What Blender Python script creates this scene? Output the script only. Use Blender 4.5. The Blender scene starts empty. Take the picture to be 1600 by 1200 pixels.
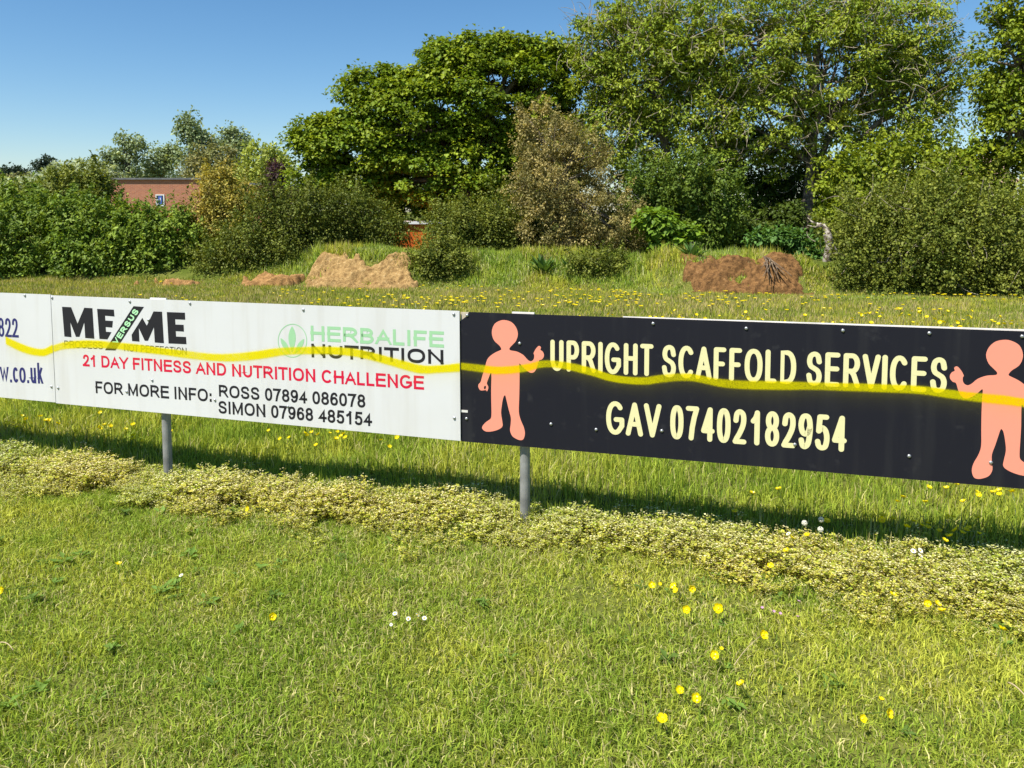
import bpy, math
import numpy as np
from mathutils import Vector

S = bpy.context.scene
COL = S.collection
R = math.radians

# ---------------------------------------------------------------- camera, sky, sun, exposure
CAM_Z, PITCH, F, PPY = 1.46, R(4.4), 1200.0, 422.3
cd = bpy.data.cameras.new('camera')
cam = bpy.data.objects.new('camera', cd)
COL.objects.link(cam)
cam.location = (0, 0, CAM_Z)
cam.rotation_euler = (R(90) - PITCH, 0, 0)
cd.sensor_width = 36.0
cd.lens = F / 1600 * 36
cd.shift_y = -(600 - PPY) / 1600
cd.clip_start, cd.clip_end = 0.05, 3000
S.camera = cam
SUN_EL, SUN_AZ = R(58), R(48)          # azimuth: behind the camera, swung to its left
w = bpy.data.worlds.new('World')
S.world = w
w.use_nodes = True
nt = w.node_tree
bg = nt.nodes['Background']
sky = nt.nodes.new('ShaderNodeTexSky')
sky.sky_type = 'NISHITA'
sky.sun_disc = False
sky.sun_elevation = SUN_EL
sky.sun_rotation = math.pi + SUN_AZ
sky.air_density, sky.dust_density, sky.ozone_density = 1.0, 0.3, 4.0
hsv = nt.nodes.new('ShaderNodeHueSaturation')
hsv.inputs['Saturation'].default_value = 1.2
hsv.inputs['Hue'].default_value = 0.497
nt.links.new(sky.outputs[0], hsv.inputs['Color'])
nt.links.new(hsv.outputs[0], bg.inputs[0])
bg.inputs[1].default_value = 0.082
sd = Vector((-math.sin(SUN_AZ) * math.cos(SUN_EL), -math.cos(SUN_AZ) * math.cos(SUN_EL), math.sin(SUN_EL)))
ld = bpy.data.lights.new('sun', 'SUN')
ld.energy, ld.angle, ld.color = 4.6, R(0.53), (1.0, 0.95, 0.86)
sun = bpy.data.objects.new('sun', ld)
COL.objects.link(sun)
sun.rotation_euler = sd.to_track_quat('Z', 'Y').to_euler()
S.view_settings.view_transform = 'Standard'
S.view_settings.look = 'None'
S.view_settings.gamma = 1
S.view_settings.exposure = 0.76
S.cycles.max_bounces = 6
S.cycles.transparent_max_bounces = 8
S.cycles.transmission_bounces = 4

# ---------------------------------------------------------------- placement helpers
CP, SP = math.cos(PITCH), math.sin(PITCH)
def ray(px, py):
    """direction of a photograph pixel, normalised so that the y component is 1"""
    a, b = (px - 800) / F, -(py - PPY) / F
    y, z = CP + b * SP, -SP + b * CP
    return np.array([a / y, 1.0, z / y])
def at(px, py, Y):
    return np.array([0, 0, CAM_Z]) + ray(px, py) * Y
def atz(px, py, z):
    d = ray(px, py)
    return np.array([0, 0, CAM_Z]) + d * ((z - CAM_Z) / d[2])

_tabs = {}
def vnoise(x, y, scale, seed=0):
    x = np.asarray(x, float) / scale + 1000.3
    y = np.asarray(y, float) / scale + 1000.7
    if seed not in _tabs:
        _tabs[seed] = np.random.default_rng(seed + 77).random((256, 256))
    T = _tabs[seed]
    xi, yi = np.floor(x).astype(int), np.floor(y).astype(int)
    fx, fy = x - xi, y - yi
    fx, fy = fx * fx * (3 - 2 * fx), fy * fy * (3 - 2 * fy)
    g = lambda i, j: T[(xi + i) % 256, (yi + j) % 256]
    return (g(0, 0) * (1 - fx) + g(1, 0) * fx) * (1 - fy) + (g(0, 1) * (1 - fx) + g(1, 1) * fx) * fy
def sstep(a, b, t):
    t = np.clip((np.asarray(t, float) - a) / (b - a), 0, 1)
    return t * t * (3 - 2 * t)
def foot(x):                       # line where the field meets the bank
    return 17.35 - 0.2246 * np.clip(np.asarray(x, float), -30, 30)
def gz(x, y):
    x, y = np.asarray(x, float), np.asarray(y, float)
    z = -0.025 * np.clip(y - 4, 0, 18)
    z = z + 0.035 * (vnoise(x, y, 1.1, 1) - 0.5) * sstep(1.0, 1.6, y) + 0.015 * (vnoise(x, y, 0.35, 2) - .5)
    t = y - foot(x)
    cut = sum(sstep(a - .5, a + .3, x) * (1 - sstep(b - .3, b + .5, x)) for a, b in ((-4.9, -2.4), (3.8, 6.4)))
    t = t * (1 + 1.5 * cut)
    return z + (0.7 + 0.25 * (vnoise(x, y, 1.7, 3) - .5)) * sstep(0.0, 2.2, t) * (1 - 0.5 * sstep(20, 60, t))

# ---------------------------------------------------------------- object helpers
def put(o, parent=None):
    COL.objects.link(o)
    if parent is not None:
        o.parent = parent
    return o
def tag(o, label=None, cat=None, group=None, kind=None):
    if label: o['label'] = label
    if cat: o['category'] = cat
    if group: o['group'] = group
    if kind: o['kind'] = kind
    return o
def thing(name, label, cat, loc=(0, 0, 0), group=None):
    o = bpy.data.objects.new(name, None)
    o.empty_display_size = 0.1
    o.location = loc
    put(o)
    return tag(o, label, cat, group)
def mesh(name, V, Fc, mat, parent=None, col=None, off=None, smooth=False, attr=None):
    """V (n,3) floats; Fc an (m,k) int array or a list of such arrays; coordinates are world, shifted by off"""
    V = np.asarray(V, np.float32)
    if off is None and parent is not None:
        p, off = parent, np.zeros(3)
        while p is not None:
            off = off + np.array(p.location)
            p = p.parent
    if off is not None:
        V = V - np.asarray(off, np.float32)
    Fs = Fc if isinstance(Fc, list) else [Fc]
    Fs = [np.asarray(f, np.int32) for f in Fs if len(f)]
    me = bpy.data.meshes.new(name)
    nl = sum(f.size for f in Fs)
    npoly = sum(len(f) for f in Fs)
    me.vertices.add(len(V)); me.loops.add(nl); me.polygons.add(npoly)
    me.vertices.foreach_set('co', V.ravel())
    me.loops.foreach_set('vertex_index', np.concatenate([f.ravel() for f in Fs]))
    tot = np.concatenate([np.full(len(f), f.shape[1], np.int32) for f in Fs])
    me.polygons.foreach_set('loop_start', np.concatenate([[0], np.cumsum(tot)[:-1]]).astype(np.int32))
    me.polygons.foreach_set('loop_total', tot)
    me.polygons.foreach_set('use_smooth', np.full(npoly, bool(smooth)))
    if col is not None:
        a = me.color_attributes.new('Col', 'FLOAT_COLOR', 'POINT')
        c = np.ones((len(V), 4), np.float32); c[:, :3] = col
        a.data.foreach_set('color', c.ravel())
    if attr is not None:
        for k, v in attr.items():
            a = me.attributes.new(k, 'FLOAT', 'POINT')
            a.data.foreach_set('value', np.asarray(v, np.float32))
    me.update(calc_edges=True)
    me.materials.append(mat)
    return put(bpy.data.objects.new(name, me), parent)
class Acc:
    """collects pieces into one mesh"""
    def __init__(s): s.V, s.F, s.C, s.n = [], {}, [], 0
    def add(s, V, Fc, col=None):
        V = np.asarray(V, float).reshape(-1, 3)
        for f in (Fc if isinstance(Fc, list) else [Fc]):
            f = np.asarray(f, np.int64)
            s.F.setdefault(f.shape[1], []).append(f + s.n)
        s.V.append(V); s.n += len(V)
        if col is not None:
            s.C.append(np.broadcast_to(np.asarray(col, float), (len(V), 3)))
    def build(s, name, mat, parent=None, **k):
        V = np.concatenate(s.V)
        Fs = [np.concatenate(f) for f in s.F.values()]
        c = np.concatenate(s.C) if s.C else None
        return mesh(name, V, Fs, mat, parent, col=c, **k)
def box(x0, x1, y0, y1, z0, z1):
    V = np.array([(x, y, z) for z in (z0, z1) for y in (y0, y1) for x in (x0, x1)], float)
    Fq = np.array([(0, 2, 3, 1), (4, 5, 7, 6), (0, 1, 5, 4), (2, 6, 7, 3), (0, 4, 6, 2), (1, 3, 7, 5)])
    return V, Fq
def tube(P, rad, k=6, cap=True):
    P = np.asarray(P, float); n = len(P)
    rad = np.broadcast_to(np.asarray(rad, float), (n,))
    T = np.gradient(P, axis=0); T /= np.linalg.norm(T, axis=1)[:, None] + 1e-9
    ref = np.array([0.31, 0.93, 0.17])
    A = np.cross(T, ref); A /= np.linalg.norm(A, axis=1)[:, None] + 1e-9
    B = np.cross(T, A)
    a = np.arange(k) * 2 * math.pi / k
    V = (P[:, None] + rad[:, None, None] * (np.cos(a)[None, :, None] * A[:, None] + np.sin(a)[None, :, None] * B[:, None])).reshape(-1, 3)
    i = np.arange(n - 1)[:, None] * k; j = np.arange(k)[None]
    Fq = np.stack([i + j, i + (j + 1) % k, i + k + (j + 1) % k, i + k + j], -1).reshape(-1, 4)
    if not cap: return V, Fq
    V = np.concatenate([V, P[:1], P[-1:]])
    c0, c1 = n * k, n * k + 1
    jj = np.arange(k)
    F3 = np.concatenate([np.stack([np.full(k, c0), (jj + 1) % k, jj], 1),
                         np.stack([np.full(k, c1), (n - 1) * k + jj, (n - 1) * k + (jj + 1) % k], 1)])
    return V, [Fq, F3]
def bez(a, b, c, n=6):
    t = np.linspace(0, 1, n)[:, None]
    return (1 - t) ** 2 * a + 2 * t * (1 - t) * b + t * t * c
def unit(v): return v / (np.linalg.norm(v, axis=-1, keepdims=True) + 1e-9)

# ---------------------------------------------------------------- materials
def newmat(name):
    m = bpy.data.materials.new(name); m.use_nodes = True
    n = m.node_tree
    return m, n, n.nodes['Principled BSDF'], n.links
def simple(name, col, rough=0.6, metal=0.0, spec=0.5, noise=None, bump=None):
    m, n, p, L = newmat(name)
    p.inputs['Roughness'].default_value = rough
    p.inputs['Metallic'].default_value = metal
    p.inputs['Specular IOR Level'].default_value = spec
    if noise:
        sc, col2, lo, hi = noise
        tc = n.nodes.new('ShaderNodeTexCoord'); tx = n.nodes.new('ShaderNodeTexNoise')
        tx.inputs['Scale'].default_value = sc; tx.inputs['Detail'].default_value = 6
        L.new(tc.outputs['Object'], tx.inputs['Vector'])
        r = n.nodes.new('ShaderNodeMapRange'); r.inputs['From Min'].default_value = lo; r.inputs['From Max'].default_value = hi
        L.new(tx.outputs['Fac'], r.inputs['Value'])
        mx = n.nodes.new('ShaderNodeMix'); mx.data_type = 'RGBA'
        mx.inputs[6].default_value = (*col, 1); mx.inputs[7].default_value = (*col2, 1)
        L.new(r.outputs[0], mx.inputs[0]); L.new(mx.outputs[2], p.inputs['Base Color'])
        if bump:
            b = n.nodes.new('ShaderNodeBump'); b.inputs['Strength'].default_value = bump; b.inputs['Distance'].default_value = 0.02
            L.new(tx.outputs['Fac'], b.inputs['Height']); L.new(b.outputs[0], p.inputs['Normal'])
    else:
        p.inputs['Base Color'].default_value = (*col, 1)
    return m
def leafmat(name, trans=0.3, rough=0.5, spec=0.18):
    m, n, p, L = newmat(name)
    a = n.nodes.new('ShaderNodeAttribute'); a.attribute_name = 'Col'
    L.new(a.outputs['Color'], p.inputs['Base Color'])
    p.inputs['Roughness'].default_value = rough
    p.inputs['Specular IOR Level'].default_value = spec
    t = n.nodes.new('ShaderNodeBsdfTranslucent')
    hs = n.nodes.new('ShaderNodeMix'); hs.data_type = 'RGBA'; hs.blend_type = 'MULTIPLY'; hs.inputs[0].default_value = 1
    hs.inputs[7].default_value = (1.25, 1.15, 0.45, 1)
    L.new(a.outputs['Color'], hs.inputs[6]); L.new(hs.outputs[2], t.inputs['Color'])
    mx = n.nodes.new('ShaderNodeMixShader'); mx.inputs[0].default_value = trans
    L.new(p.outputs[0], mx.inputs[1]); L.new(t.outputs[0], mx.inputs[2])
    L.new(mx.outputs[0], n.nodes['Material Output'].inputs['Surface'])
    return m
M_leaf = leafmat('leaf')
M_grass = leafmat('grass_blade', 0.3, 0.6, 0.12)
M_petal = leafmat('petal', 0.3, 0.35, 0.5)
M_bark = simple('bark', (0.10, 0.075, 0.05), 0.9, noise=(9, (0.23, 0.19, 0.14), 0.35, 0.7), bump=0.6)
M_palebark = simple('pale_bark', (0.26, 0.21, 0.14), 0.85, noise=(7, (0.46, 0.40, 0.29), 0.35, 0.7), bump=0.5)
M_deadwood = simple('dead_wood', (0.14, 0.10, 0.075), 0.9, noise=(14, (0.55, 0.50, 0.42), 0.42, 0.62), bump=0.6)

def make_ground_mat():
    m, n, p, L = newmat('field_soil')
    tc = n.nodes.new('ShaderNodeTexCoord')
    def noise(s, d=5):
        t = n.nodes.new('ShaderNodeTexNoise'); t.inputs['Scale'].default_value = s; t.inputs['Detail'].default_value = d
        L.new(tc.outputs['Object'], t.inputs['Vector']); return t
    a, b = noise(1.2), noise(28)
    r1 = n.nodes.new('ShaderNodeValToRGB')
    r1.color_ramp.elements[0].position, r1.color_ramp.elements[1].position = 0.35, 0.68
    r1.color_ramp.elements[0].color, r1.color_ramp.elements[1].color = (0.085, 0.115, 0.016, 1), (0.17, 0.175, 0.04, 1)
    L.new(a.outputs['Fac'], r1.inputs[0])
    r2 = n.nodes.new('ShaderNodeMapRange'); r2.inputs[1].default_value, r2.inputs[2].default_value = 0.3, 0.7
    r2.inputs[3].default_value, r2.inputs[4].default_value = 0.55, 1.3
    L.new(b.outputs['Fac'], r2.inputs[0])
    mx = n.nodes.new('ShaderNodeMix'); mx.data_type = 'RGBA'; mx.blend_type = 'MULTIPLY'; mx.inputs[0].default_value = 1
    L.new(r1.outputs[0], mx.inputs[6]); L.new(r2.outputs[0], mx.inputs[7]); L.new(mx.outputs[2], p.inputs['Base Color'])
    p.inputs['Roughness'].default_value = 1; p.inputs['Specular IOR Level'].default_value = 0.1
    bp = n.nodes.new('ShaderNodeBump'); bp.inputs['Strength'].default_value = 0.7; bp.inputs['Distance'].default_value = 0.03
    L.new(b.outputs['Fac'], bp.inputs['Height']); L.new(bp.outputs[0], p.inputs['Normal'])
    return m
def make_soil_mat(name, c0, c1, c2):
    m, n, p, L = newmat(name)
    tc = n.nodes.new('ShaderNodeTexCoord')
    t = n.nodes.new('ShaderNodeTexNoise'); t.inputs['Scale'].default_value = 9; t.inputs['Detail'].default_value = 10; t.inputs['Roughness'].default_value = 0.78
    L.new(tc.outputs['Object'], t.inputs['Vector'])
    r = n.nodes.new('ShaderNodeValToRGB'); e = r.color_ramp.elements
    e[0].position, e[1].position = 0.34, 0.58
    e[0].color, e[1].color = (*c0, 1), (*c1, 1)
    k = e.new(0.72); k.color = (*c2, 1)
    L.new(t.outputs['Fac'], r.inputs[0]); L.new(r.outputs[0], p.inputs['Base Color'])
    p.inputs['Roughness'].default_value = 0.95; p.inputs['Specular IOR Level'].default_value = 0.15
    bp = n.nodes.new('ShaderNodeBump'); bp.inputs['Strength'].default_value = 1; bp.inputs['Distance'].default_value = 0.06
    L.new(t.outputs['Fac'], bp.inputs['Height']); L.new(bp.outputs[0], p.inputs['Normal'])
    return m

# ---------------------------------------------------------------- ground, bare soil
def ground():
    xs = np.concatenate([[-900, -400, -180, -90, -55, -38], np.arange(-28, 28.01, 0.3), [38, 55, 90, 180, 400, 900]])
    ys = np.concatenate([[-60, -20, -6, -2, 0], np.arange(0.6, 6, 0.15), np.arange(6, 34, 0.3), [38, 45, 55, 75, 110, 180, 350, 700, 1600]])
    X, Y = np.meshgrid(xs, ys)
    V = np.stack([X, Y, gz(X, Y)], -1).reshape(-1, 3)
    nx, ny = len(xs), len(ys)
    i = np.arange(ny - 1)[:, None] * nx; j = np.arange(nx - 1)[None]
    Fq = np.stack([i + j, i + j + 1, i + nx + j + 1, i + nx + j], -1).reshape(-1, 4)
    tag(mesh('ground', V, Fq, make_ground_mat(), smooth=True), 'grassy field rising to an overgrown bank', kind='structure')
ground()

def soil(name, label, x0, x1, t0, t1, mat, seed, n=100, lump=0.0, ragged=1.0):
    """bare earth: a ragged rough skin on the steep face of the bank"""
    u, v = np.meshgrid(np.linspace(0, 1, n), np.linspace(0, 1, n))
    X = x0 + (x1 - x0) * u
    Y = foot(X) + t0 + (t1 - t0) * v * (.80 + .36 * vnoise(X, X * 0, 1.0, seed + 11))
    X = X + .6 * (vnoise(X * 0, v, .3, seed + 12) - .5)
    ns = lambda sc, k: vnoise(X, Y * 1.6, sc, seed + k) - .5
    edge = np.minimum(np.minimum(u, 1 - u) * (x1 - x0), np.minimum(v, 1 - v) * (t1 - t0) * 1.5)
    m = sstep(0.0, .22, edge + ragged * (.62 * ns(.55, 1) + .30 * ns(.17, 2)) - .12)
    m = np.where(edge > .5, np.maximum(m, .9), m)
    m[0, :] = m[-1, :] = 0; m[:, 0] = m[:, -1] = 0
    rough = .20 * ns(.42, 3) + .16 * (.25 - np.abs(ns(.16, 4))) + .10 * (.25 - np.abs(ns(.06, 5)))
    Z = gz(X, Y) + (.10 + lump * (1 - np.abs(2 * v - 1)) + rough) * m - .15 * (1 - m)
    V = np.stack([X, Y - .25 * rough * m, Z], -1).reshape(-1, 3)
    i = np.arange(n - 1)[:, None] * n; j = np.arange(n - 1)[None]
    Fq = np.stack([i + j, i + j + 1, i + n + j + 1, i + n + j], -1).reshape(-1, 4)
    return tag(mesh(name, V, Fq, mat, smooth=True), label, kind='structure')
M_soil = make_soil_mat('sandy_soil', (0.16, 0.085, 0.03), (0.46, 0.30, 0.12), (0.60, 0.47, 0.29))
M_soil2 = make_soil_mat('brown_soil', (0.06, 0.03, 0.013), (0.27, 0.14, 0.05), (0.40, 0.25, 0.12))
M_soil3 = make_soil_mat('orange_soil', (0.20, 0.10, 0.035), (0.46, 0.26, 0.10), (0.55, 0.36, 0.18))
soil('soil_bank', 'pale sandy bare soil cut into the bank', -5.15, -2.15, -.5, 1.0, M_soil, 21)
soil('soil_hollow', 'brown bare earth hollow at the foot of the bank', 3.6, 6.25, -.3, 1.1, M_soil2, 31)
soil('soil_spill', 'orange soil spilling at the field edge', -6.7, -4.8, -.5, .5, M_soil3, 41, 60, .12)
soil('soil_patch', 'thin orange soil patch under the hedge', -9.3, -7.9, -.4, .3, M_soil3, 51, 50, .04)

# ---------------------------------------------------------------- foliage
def leaves(name, C, ax, nr, L, W, col, mat, parent):
    """one folded diamond per leaf"""
    ax = unit(ax); nr = unit(nr - ax * (nr * ax).sum(1, keepdims=True)); sdv = np.cross(nr, ax)
    L, W = L[:, None], W[:, None]
    V = np.stack([C, C + ax * L * .45 - sdv * W * .5 + nr * W * .16, C + ax * L - nr * L * .12, C + ax * L * .45 + sdv * W * .5 + nr * W * .16], 1)
    n = len(C); i = np.arange(n)[:, None] * 4
    Fc = np.concatenate([i + np.array([[0, 2, 1]]), i + np.array([[0, 3, 2]])])
    return mesh(name, V.reshape(-1, 3), Fc, mat, parent, col=np.repeat(np.clip(col, .003, .9), 4, 0), smooth=True)

def sample_lobes(rng, lobes, n, lo=0.55, bumps=0.22):
    """clump centres inside a union of ellipsoids, most of them near its skin"""
    L = np.array(lobes, float)                       # cx cy cz rx ry rz
    A = (L[:, 3] * L[:, 5] + L[:, 3] * L[:, 4] + L[:, 4] * L[:, 5]); A /= A.sum()
    out, dirs, which = [], [], []
    while sum(map(len, out)) < n:
        k = rng.choice(len(L), 2 * n, p=A)
        d = unit(rng.normal(size=(2 * n, 3)))
        r = lo + (1 - lo) * rng.random(2 * n) ** 0.6
        r *= 1 + bumps * (rng.random(2 * n) - .6)
        p = L[k, :3] + d * L[k, 3:] * r[:, None]
        q = np.min(np.linalg.norm((p[:, None] - L[None, :, :3]) / L[None, :, 3:], axis=2) + 10 * (np.arange(len(L))[None] == k[:, None]), 1)
        ok = q > lo * 0.9
        out.append(p[ok]); dirs.append(d[ok]); which.append(k[ok])
    return np.concatenate(out)[:n], np.concatenate(dirs)[:n], np.concatenate(which)[:n]

SPEC = {
    # leaf length, width, leaves per clump, clump radius (xy, z), base colour, tint colour, share of up / out / random in the normal
    'sycamore': dict(L=.11, W=.103, per=120, r=.45, rz=.21, c=(0.128, 0.201, 0.012), t=(0.293, 0.354, 0.024), up=1.2, out=.5, rnd=.55),
    'ash':      dict(L=.12, W=.058, per=72, r=.36, rz=.22, c=(0.210, 0.290, 0.027), t=(0.387, 0.432, 0.055), up=.9, out=.5, rnd=.8),
    'oak':      dict(L=.10, W=.07, per=60, r=.32, rz=.18, c=(0.159, 0.220, 0.017), t=(0.293, 0.342, 0.027), up=1.0, out=.5, rnd=.7),
    'holm':     dict(L=.055, W=.032, per=120, r=.24, rz=.20, c=(0.220, 0.201, 0.067), t=(0.512, 0.415, 0.159), up=.7, out=.7, rnd=1.0),
    'thorn':    dict(L=.055, W=.042, per=120, r=.27, rz=.27, c=(0.104, 0.140, 0.020), t=(0.232, 0.256, 0.041), up=.8, out=.6, rnd=.9),
    'sallow':   dict(L=.10, W=.055, per=70, r=.27, rz=.19, c=(0.110, 0.183, 0.020), t=(0.256, 0.342, 0.043), up=.9, out=.7, rnd=.6),
    'golden':   dict(L=.07, W=.045, per=80, r=.26, rz=.20, c=(0.232, 0.226, 0.037), t=(0.512, 0.403, 0.085), up=.8, out=.6, rnd=.8),
    'bright':   dict(L=.12, W=.10, per=50, r=.26, rz=.12, c=(0.134, 0.232, 0.022), t=(0.244, 0.366, 0.037), up=1.3, out=.4, rnd=.5),
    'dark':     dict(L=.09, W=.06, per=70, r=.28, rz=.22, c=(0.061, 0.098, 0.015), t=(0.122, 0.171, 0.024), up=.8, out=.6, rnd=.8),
    'poplar':   dict(L=.20, W=.17, per=50, r=.60, rz=.5, c=(0.207, 0.268, 0.122), t=(0.366, 0.427, 0.220), up=.6, out=.6, rnd=1.0),
    'silver':   dict(L=.22, W=.12, per=50, r=.60, rz=.45, c=(0.317, 0.378, 0.207), t=(0.537, 0.586, 0.390), up=.6, out=.6, rnd=1.0),
    'willow':   dict(L=.26, W=.12, per=46, r=.50, rz=.60, c=(0.293, 0.354, 0.061), t=(0.439, 0.476, 0.110), up=.4, out=.7, rnd=1.0),
    'birch':    dict(L=.20, W=.12, per=46, r=.45, rz=.50, c=(0.207, 0.220, 0.073), t=(0.329, 0.293, 0.122), up=.5, out=.6, rnd=1.0),
    'copper':   dict(L=.16, W=.09, per=60, r=.28, rz=.26, c=(0.055, 0.027, 0.032), t=(0.110, 0.043, 0.049), up=.5, out=.7, rnd=.9),
    'pine':     dict(L=.50, W=.30, per=60, r=1.00, rz=.60, c=(0.027, 0.049, 0.032), t=(0.055, 0.079, 0.049), up=.6, out=.7, rnd=.9),
    'nettle':   dict(L=.12, W=.075, per=40, r=.20, rz=.14, c=(0.085, 0.183, 0.037), t=(0.146, 0.268, 0.061), up=1.2, out=.4, rnd=.5),
}
def plant(name, label, cat, kind, D, lobes, n, seed, base=None, trunk=0.1, group=None, deep=0.8, limbs=40, twigs=0,
          bark=None, stem='trunk', crown='crown', lo=0.55, tint=0.35, bright=1.0, leafscale=1.0, multi=1, bumps=.25, spread=1.0, shoots=0, sshoot=1.0):
    """a tree or bush. lobes: (px, py, rx, ry[, dz]) read off the photograph, turned into ellipsoids of real size at distance D"""
    rng = np.random.default_rng(seed)
    sp = SPEC[kind]; s = D / F
    W = []
    for l in lobes:
        dz = l[4] if len(l) > 4 else 0
        c = at(l[0], l[1], D + dz)
        W.append((*c, l[2] * s, (l[2] + l[3]) / 2 * s * deep, l[3] * s))
    W = np.array(W)
    bx = (base if base is not None else np.mean([l[0] for l in lobes]))
    X0 = (bx - 800) * s
    g0 = float(gz(X0, D))
    root = thing(name, label, cat, (X0, D, g0), group)
    C, dirs, which = sample_lobes(rng, W, n, lo, bumps)
    C[:, 2] = np.maximum(C[:, 2], gz(C[:, 0], C[:, 1]) + 0.08)
    # wood: trunk(s) to the lobes, limbs to clump centres
    acc = Acc()
    o = np.array([X0, D, g0 - .15])
    order = np.argsort(W[:, 2])
    mid = W[:, :3].mean(0)
    fork = o + (mid - o) * np.array([.25, .25, .45])
    top = W[order[-1], :3]
    if multi == 1:
        acc.add(*tube(bez(o, fork + rng.normal(size=3) * .05, (mid + top) / 2, 9), np.linspace(trunk, trunk * .45, 9), 9))
    lj = []
    for k in range(len(W)):
        c = W[k, :3]
        st = o if multi > 1 else bez(o, fork, (mid + top) / 2, 9)[int(rng.integers(3, 7))]
        ctrl = (st + c) / 2 + np.array([0, 0, .12 * np.linalg.norm(c - st)]) + rng.normal(size=3) * .08 * np.linalg.norm(c - st)
        P = bez(st, ctrl, c, 8); lj.append(P)
        acc.add(*tube(P, np.linspace(trunk * (.5 if multi == 1 else .45), trunk * .16, 8), 6))
    for i in rng.choice(n, min(limbs, n), replace=False):
        P0 = lj[which[i]]; st = P0[int(rng.integers(3, 8))]
        c = C[i]; d = np.linalg.norm(c - st)
        ctrl = (st + c) / 2 + rng.normal(size=3) * .16 * d + np.array([0, 0, .08 * d])
        acc.add(*tube(bez(st, ctrl, c, 6), np.linspace(trunk * .17, trunk * .04, 6), 5))
    if twigs:
        ta = Acc()
        for i in rng.choice(n, twigs):
            c = C[i] + rng.normal(size=3) * .25
            d = unit(dirs[i] * .6 + rng.normal(size=3) * .8 + np.array([0, 0, .1]))
            ln = rng.uniform(.3, .85)
            e = c + d * ln
            ta.add(*tube(bez(c, (c + e) / 2 + rng.normal(size=3) * .20 * ln, e + np.array([0, 0, rng.normal() * .2]), 6), np.linspace(.011, .005, 6), 3, False))
        ta.build('twigs', M_palebark, root, smooth=True)['kind'] = 'stuff'
    acc.build(stem, bark or M_bark, root, smooth=True)
    # leaves
    per = sp['per']; N = n * per
    cl = np.repeat(np.arange(n), per)
    off = rng.normal(size=(N, 3)); off = unit(off) * rng.random((N, 1)) ** .5
    size = ((0.45 + 1.1 * rng.random(n) ** 1.5) * spread)[cl][:, None]
    off = off * np.array([sp['r'], sp['r'], sp['rz']]) * size
    # clumps droop at their rims
    off[:, 2] -= (off[:, 0] ** 2 + off[:, 1] ** 2) * .25 / sp['r']
    P = C[cl] + off
    gg = gz(P[:, 0], P[:, 1]) + 0.03
    P[:, 2] = np.maximum(P[:, 2], gg)
    if shoots:                                          # leaves strung along young shoots that break the outline
        q = rng.random(N) < .28
        ns = int(shoots * n); ps = rng.integers(0, n, ns)
        sdir = unit(dirs[ps] * .7 + np.array([0, 0, .75]) + rng.normal(size=(ns, 3)) * .35); sl = rng.uniform(.25, .75, ns) * sshoot
        w_ = rng.integers(0, ns, N); tt = rng.random(N)
        Ps = C[ps[w_]] + sdir[w_] * (sl[w_] * (.25 + tt))[:, None] + rng.normal(size=(N, 3)) * (.05 * (1.15 - tt))[:, None]
        P = np.where(q[:, None], Ps, P); cl = np.where(q, ps[w_], cl)
    nr = np.array([0, 0, 1.]) * sp['up'] + unit(off * .7 + dirs[cl] * .3) * sp['out'] + rng.normal(size=(N, 3)) * sp['rnd'] * .6
    ax = unit(off) + rng.normal(size=(N, 3)) * .6 + np.array([0, 0, -.25])
    lsc = (0.5 + 1.0 * rng.random(N) ** 1.3) * leafscale
    f = np.clip(tint + .30 * rng.normal(size=n)[cl] + .22 * rng.normal(size=N), 0, 1)[:, None]
    col = (np.array(sp['c']) * (1 - f) + np.array(sp['t']) * f) * (0.75 + .5 * rng.random((N, 1))) * (0.85 + .3 * rng.random(n))[cl][:, None] * bright
    leaves(crown, P, ax, nr, sp['L'] * lsc, sp['W'] * lsc, col, M_leaf, root)
    return root

# --- the big trees beyond the field
plant('sycamore_tree', 'broad dome shaped deep green sycamore standing clear against the sky', 'tree', 'sycamore', 25,
      [(775, 145, 125, 90), (660, 185, 115, 88), (600, 175, 70, 60), (520, 215, 55, 48), (720, 110, 80, 50), (560, 235, 80, 65), (700, 265, 150, 72), (845, 130, 60, 70), (500, 218, 45, 32), (850, 240, 75, 100),
       (570, 135, 34, 28), (745, 85, 80, 35), (480, 265, 36, 26), (800, 80, 60, 30), (610, 130, 45, 35), (560, 285, 80, 38), (875, 80, 25, 30)],
      1250, 1, base=735, trunk=.24, limbs=110, bumps=.24, group='trees on the bank', deep=.75)
plant('ash_tree', 'sparse pale twigged ash tree between the sycamore and the dark hollow', 'tree', 'ash', 24,
      [(1000, 110, 90, 100), (960, 200, 60, 70), (1060, 230, 90, 85), (930, 70, 40, 55), (1070, 70, 80, 80), (1000, 20, 70, 40), (940, 130, 50, 60)],
      760, 2, base=1075, trunk=.18, limbs=110, twigs=1300, group='trees on the bank', lo=.4)
plant('ash_tree', 'large open ash tree spreading its twisted pale branches over the dark hollow', 'tree', 'ash', 24,
      [(1170, 70, 120, 100), (1290, 110, 120, 110), (1180, 200, 100, 75), (1370, 60, 100, 85), (1420, 160, 75, 100), (1320, 225, 75, 55), (1440, 60, 60, 75),
       (1250, 20, 130, 40), (1110, 150, 60, 90), (1480, 110, 40, 60)],
      1080, 3, base=1255, trunk=.22, limbs=170, twigs=2000, group='trees on the bank', lo=.4)
plant('oak_tree', 'yellow green leafy oak at the right edge above the thorn thicket', 'tree', 'oak', 20,
      [(1590, 90, 62, 95), (1585, 200, 58, 80), (1600, 270, 50, 60), (1605, 10, 60, 60), (1640, 150, 90, 160)],
      520, 4, base=1625, trunk=.28, limbs=60, group='trees on the bank')
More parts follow.
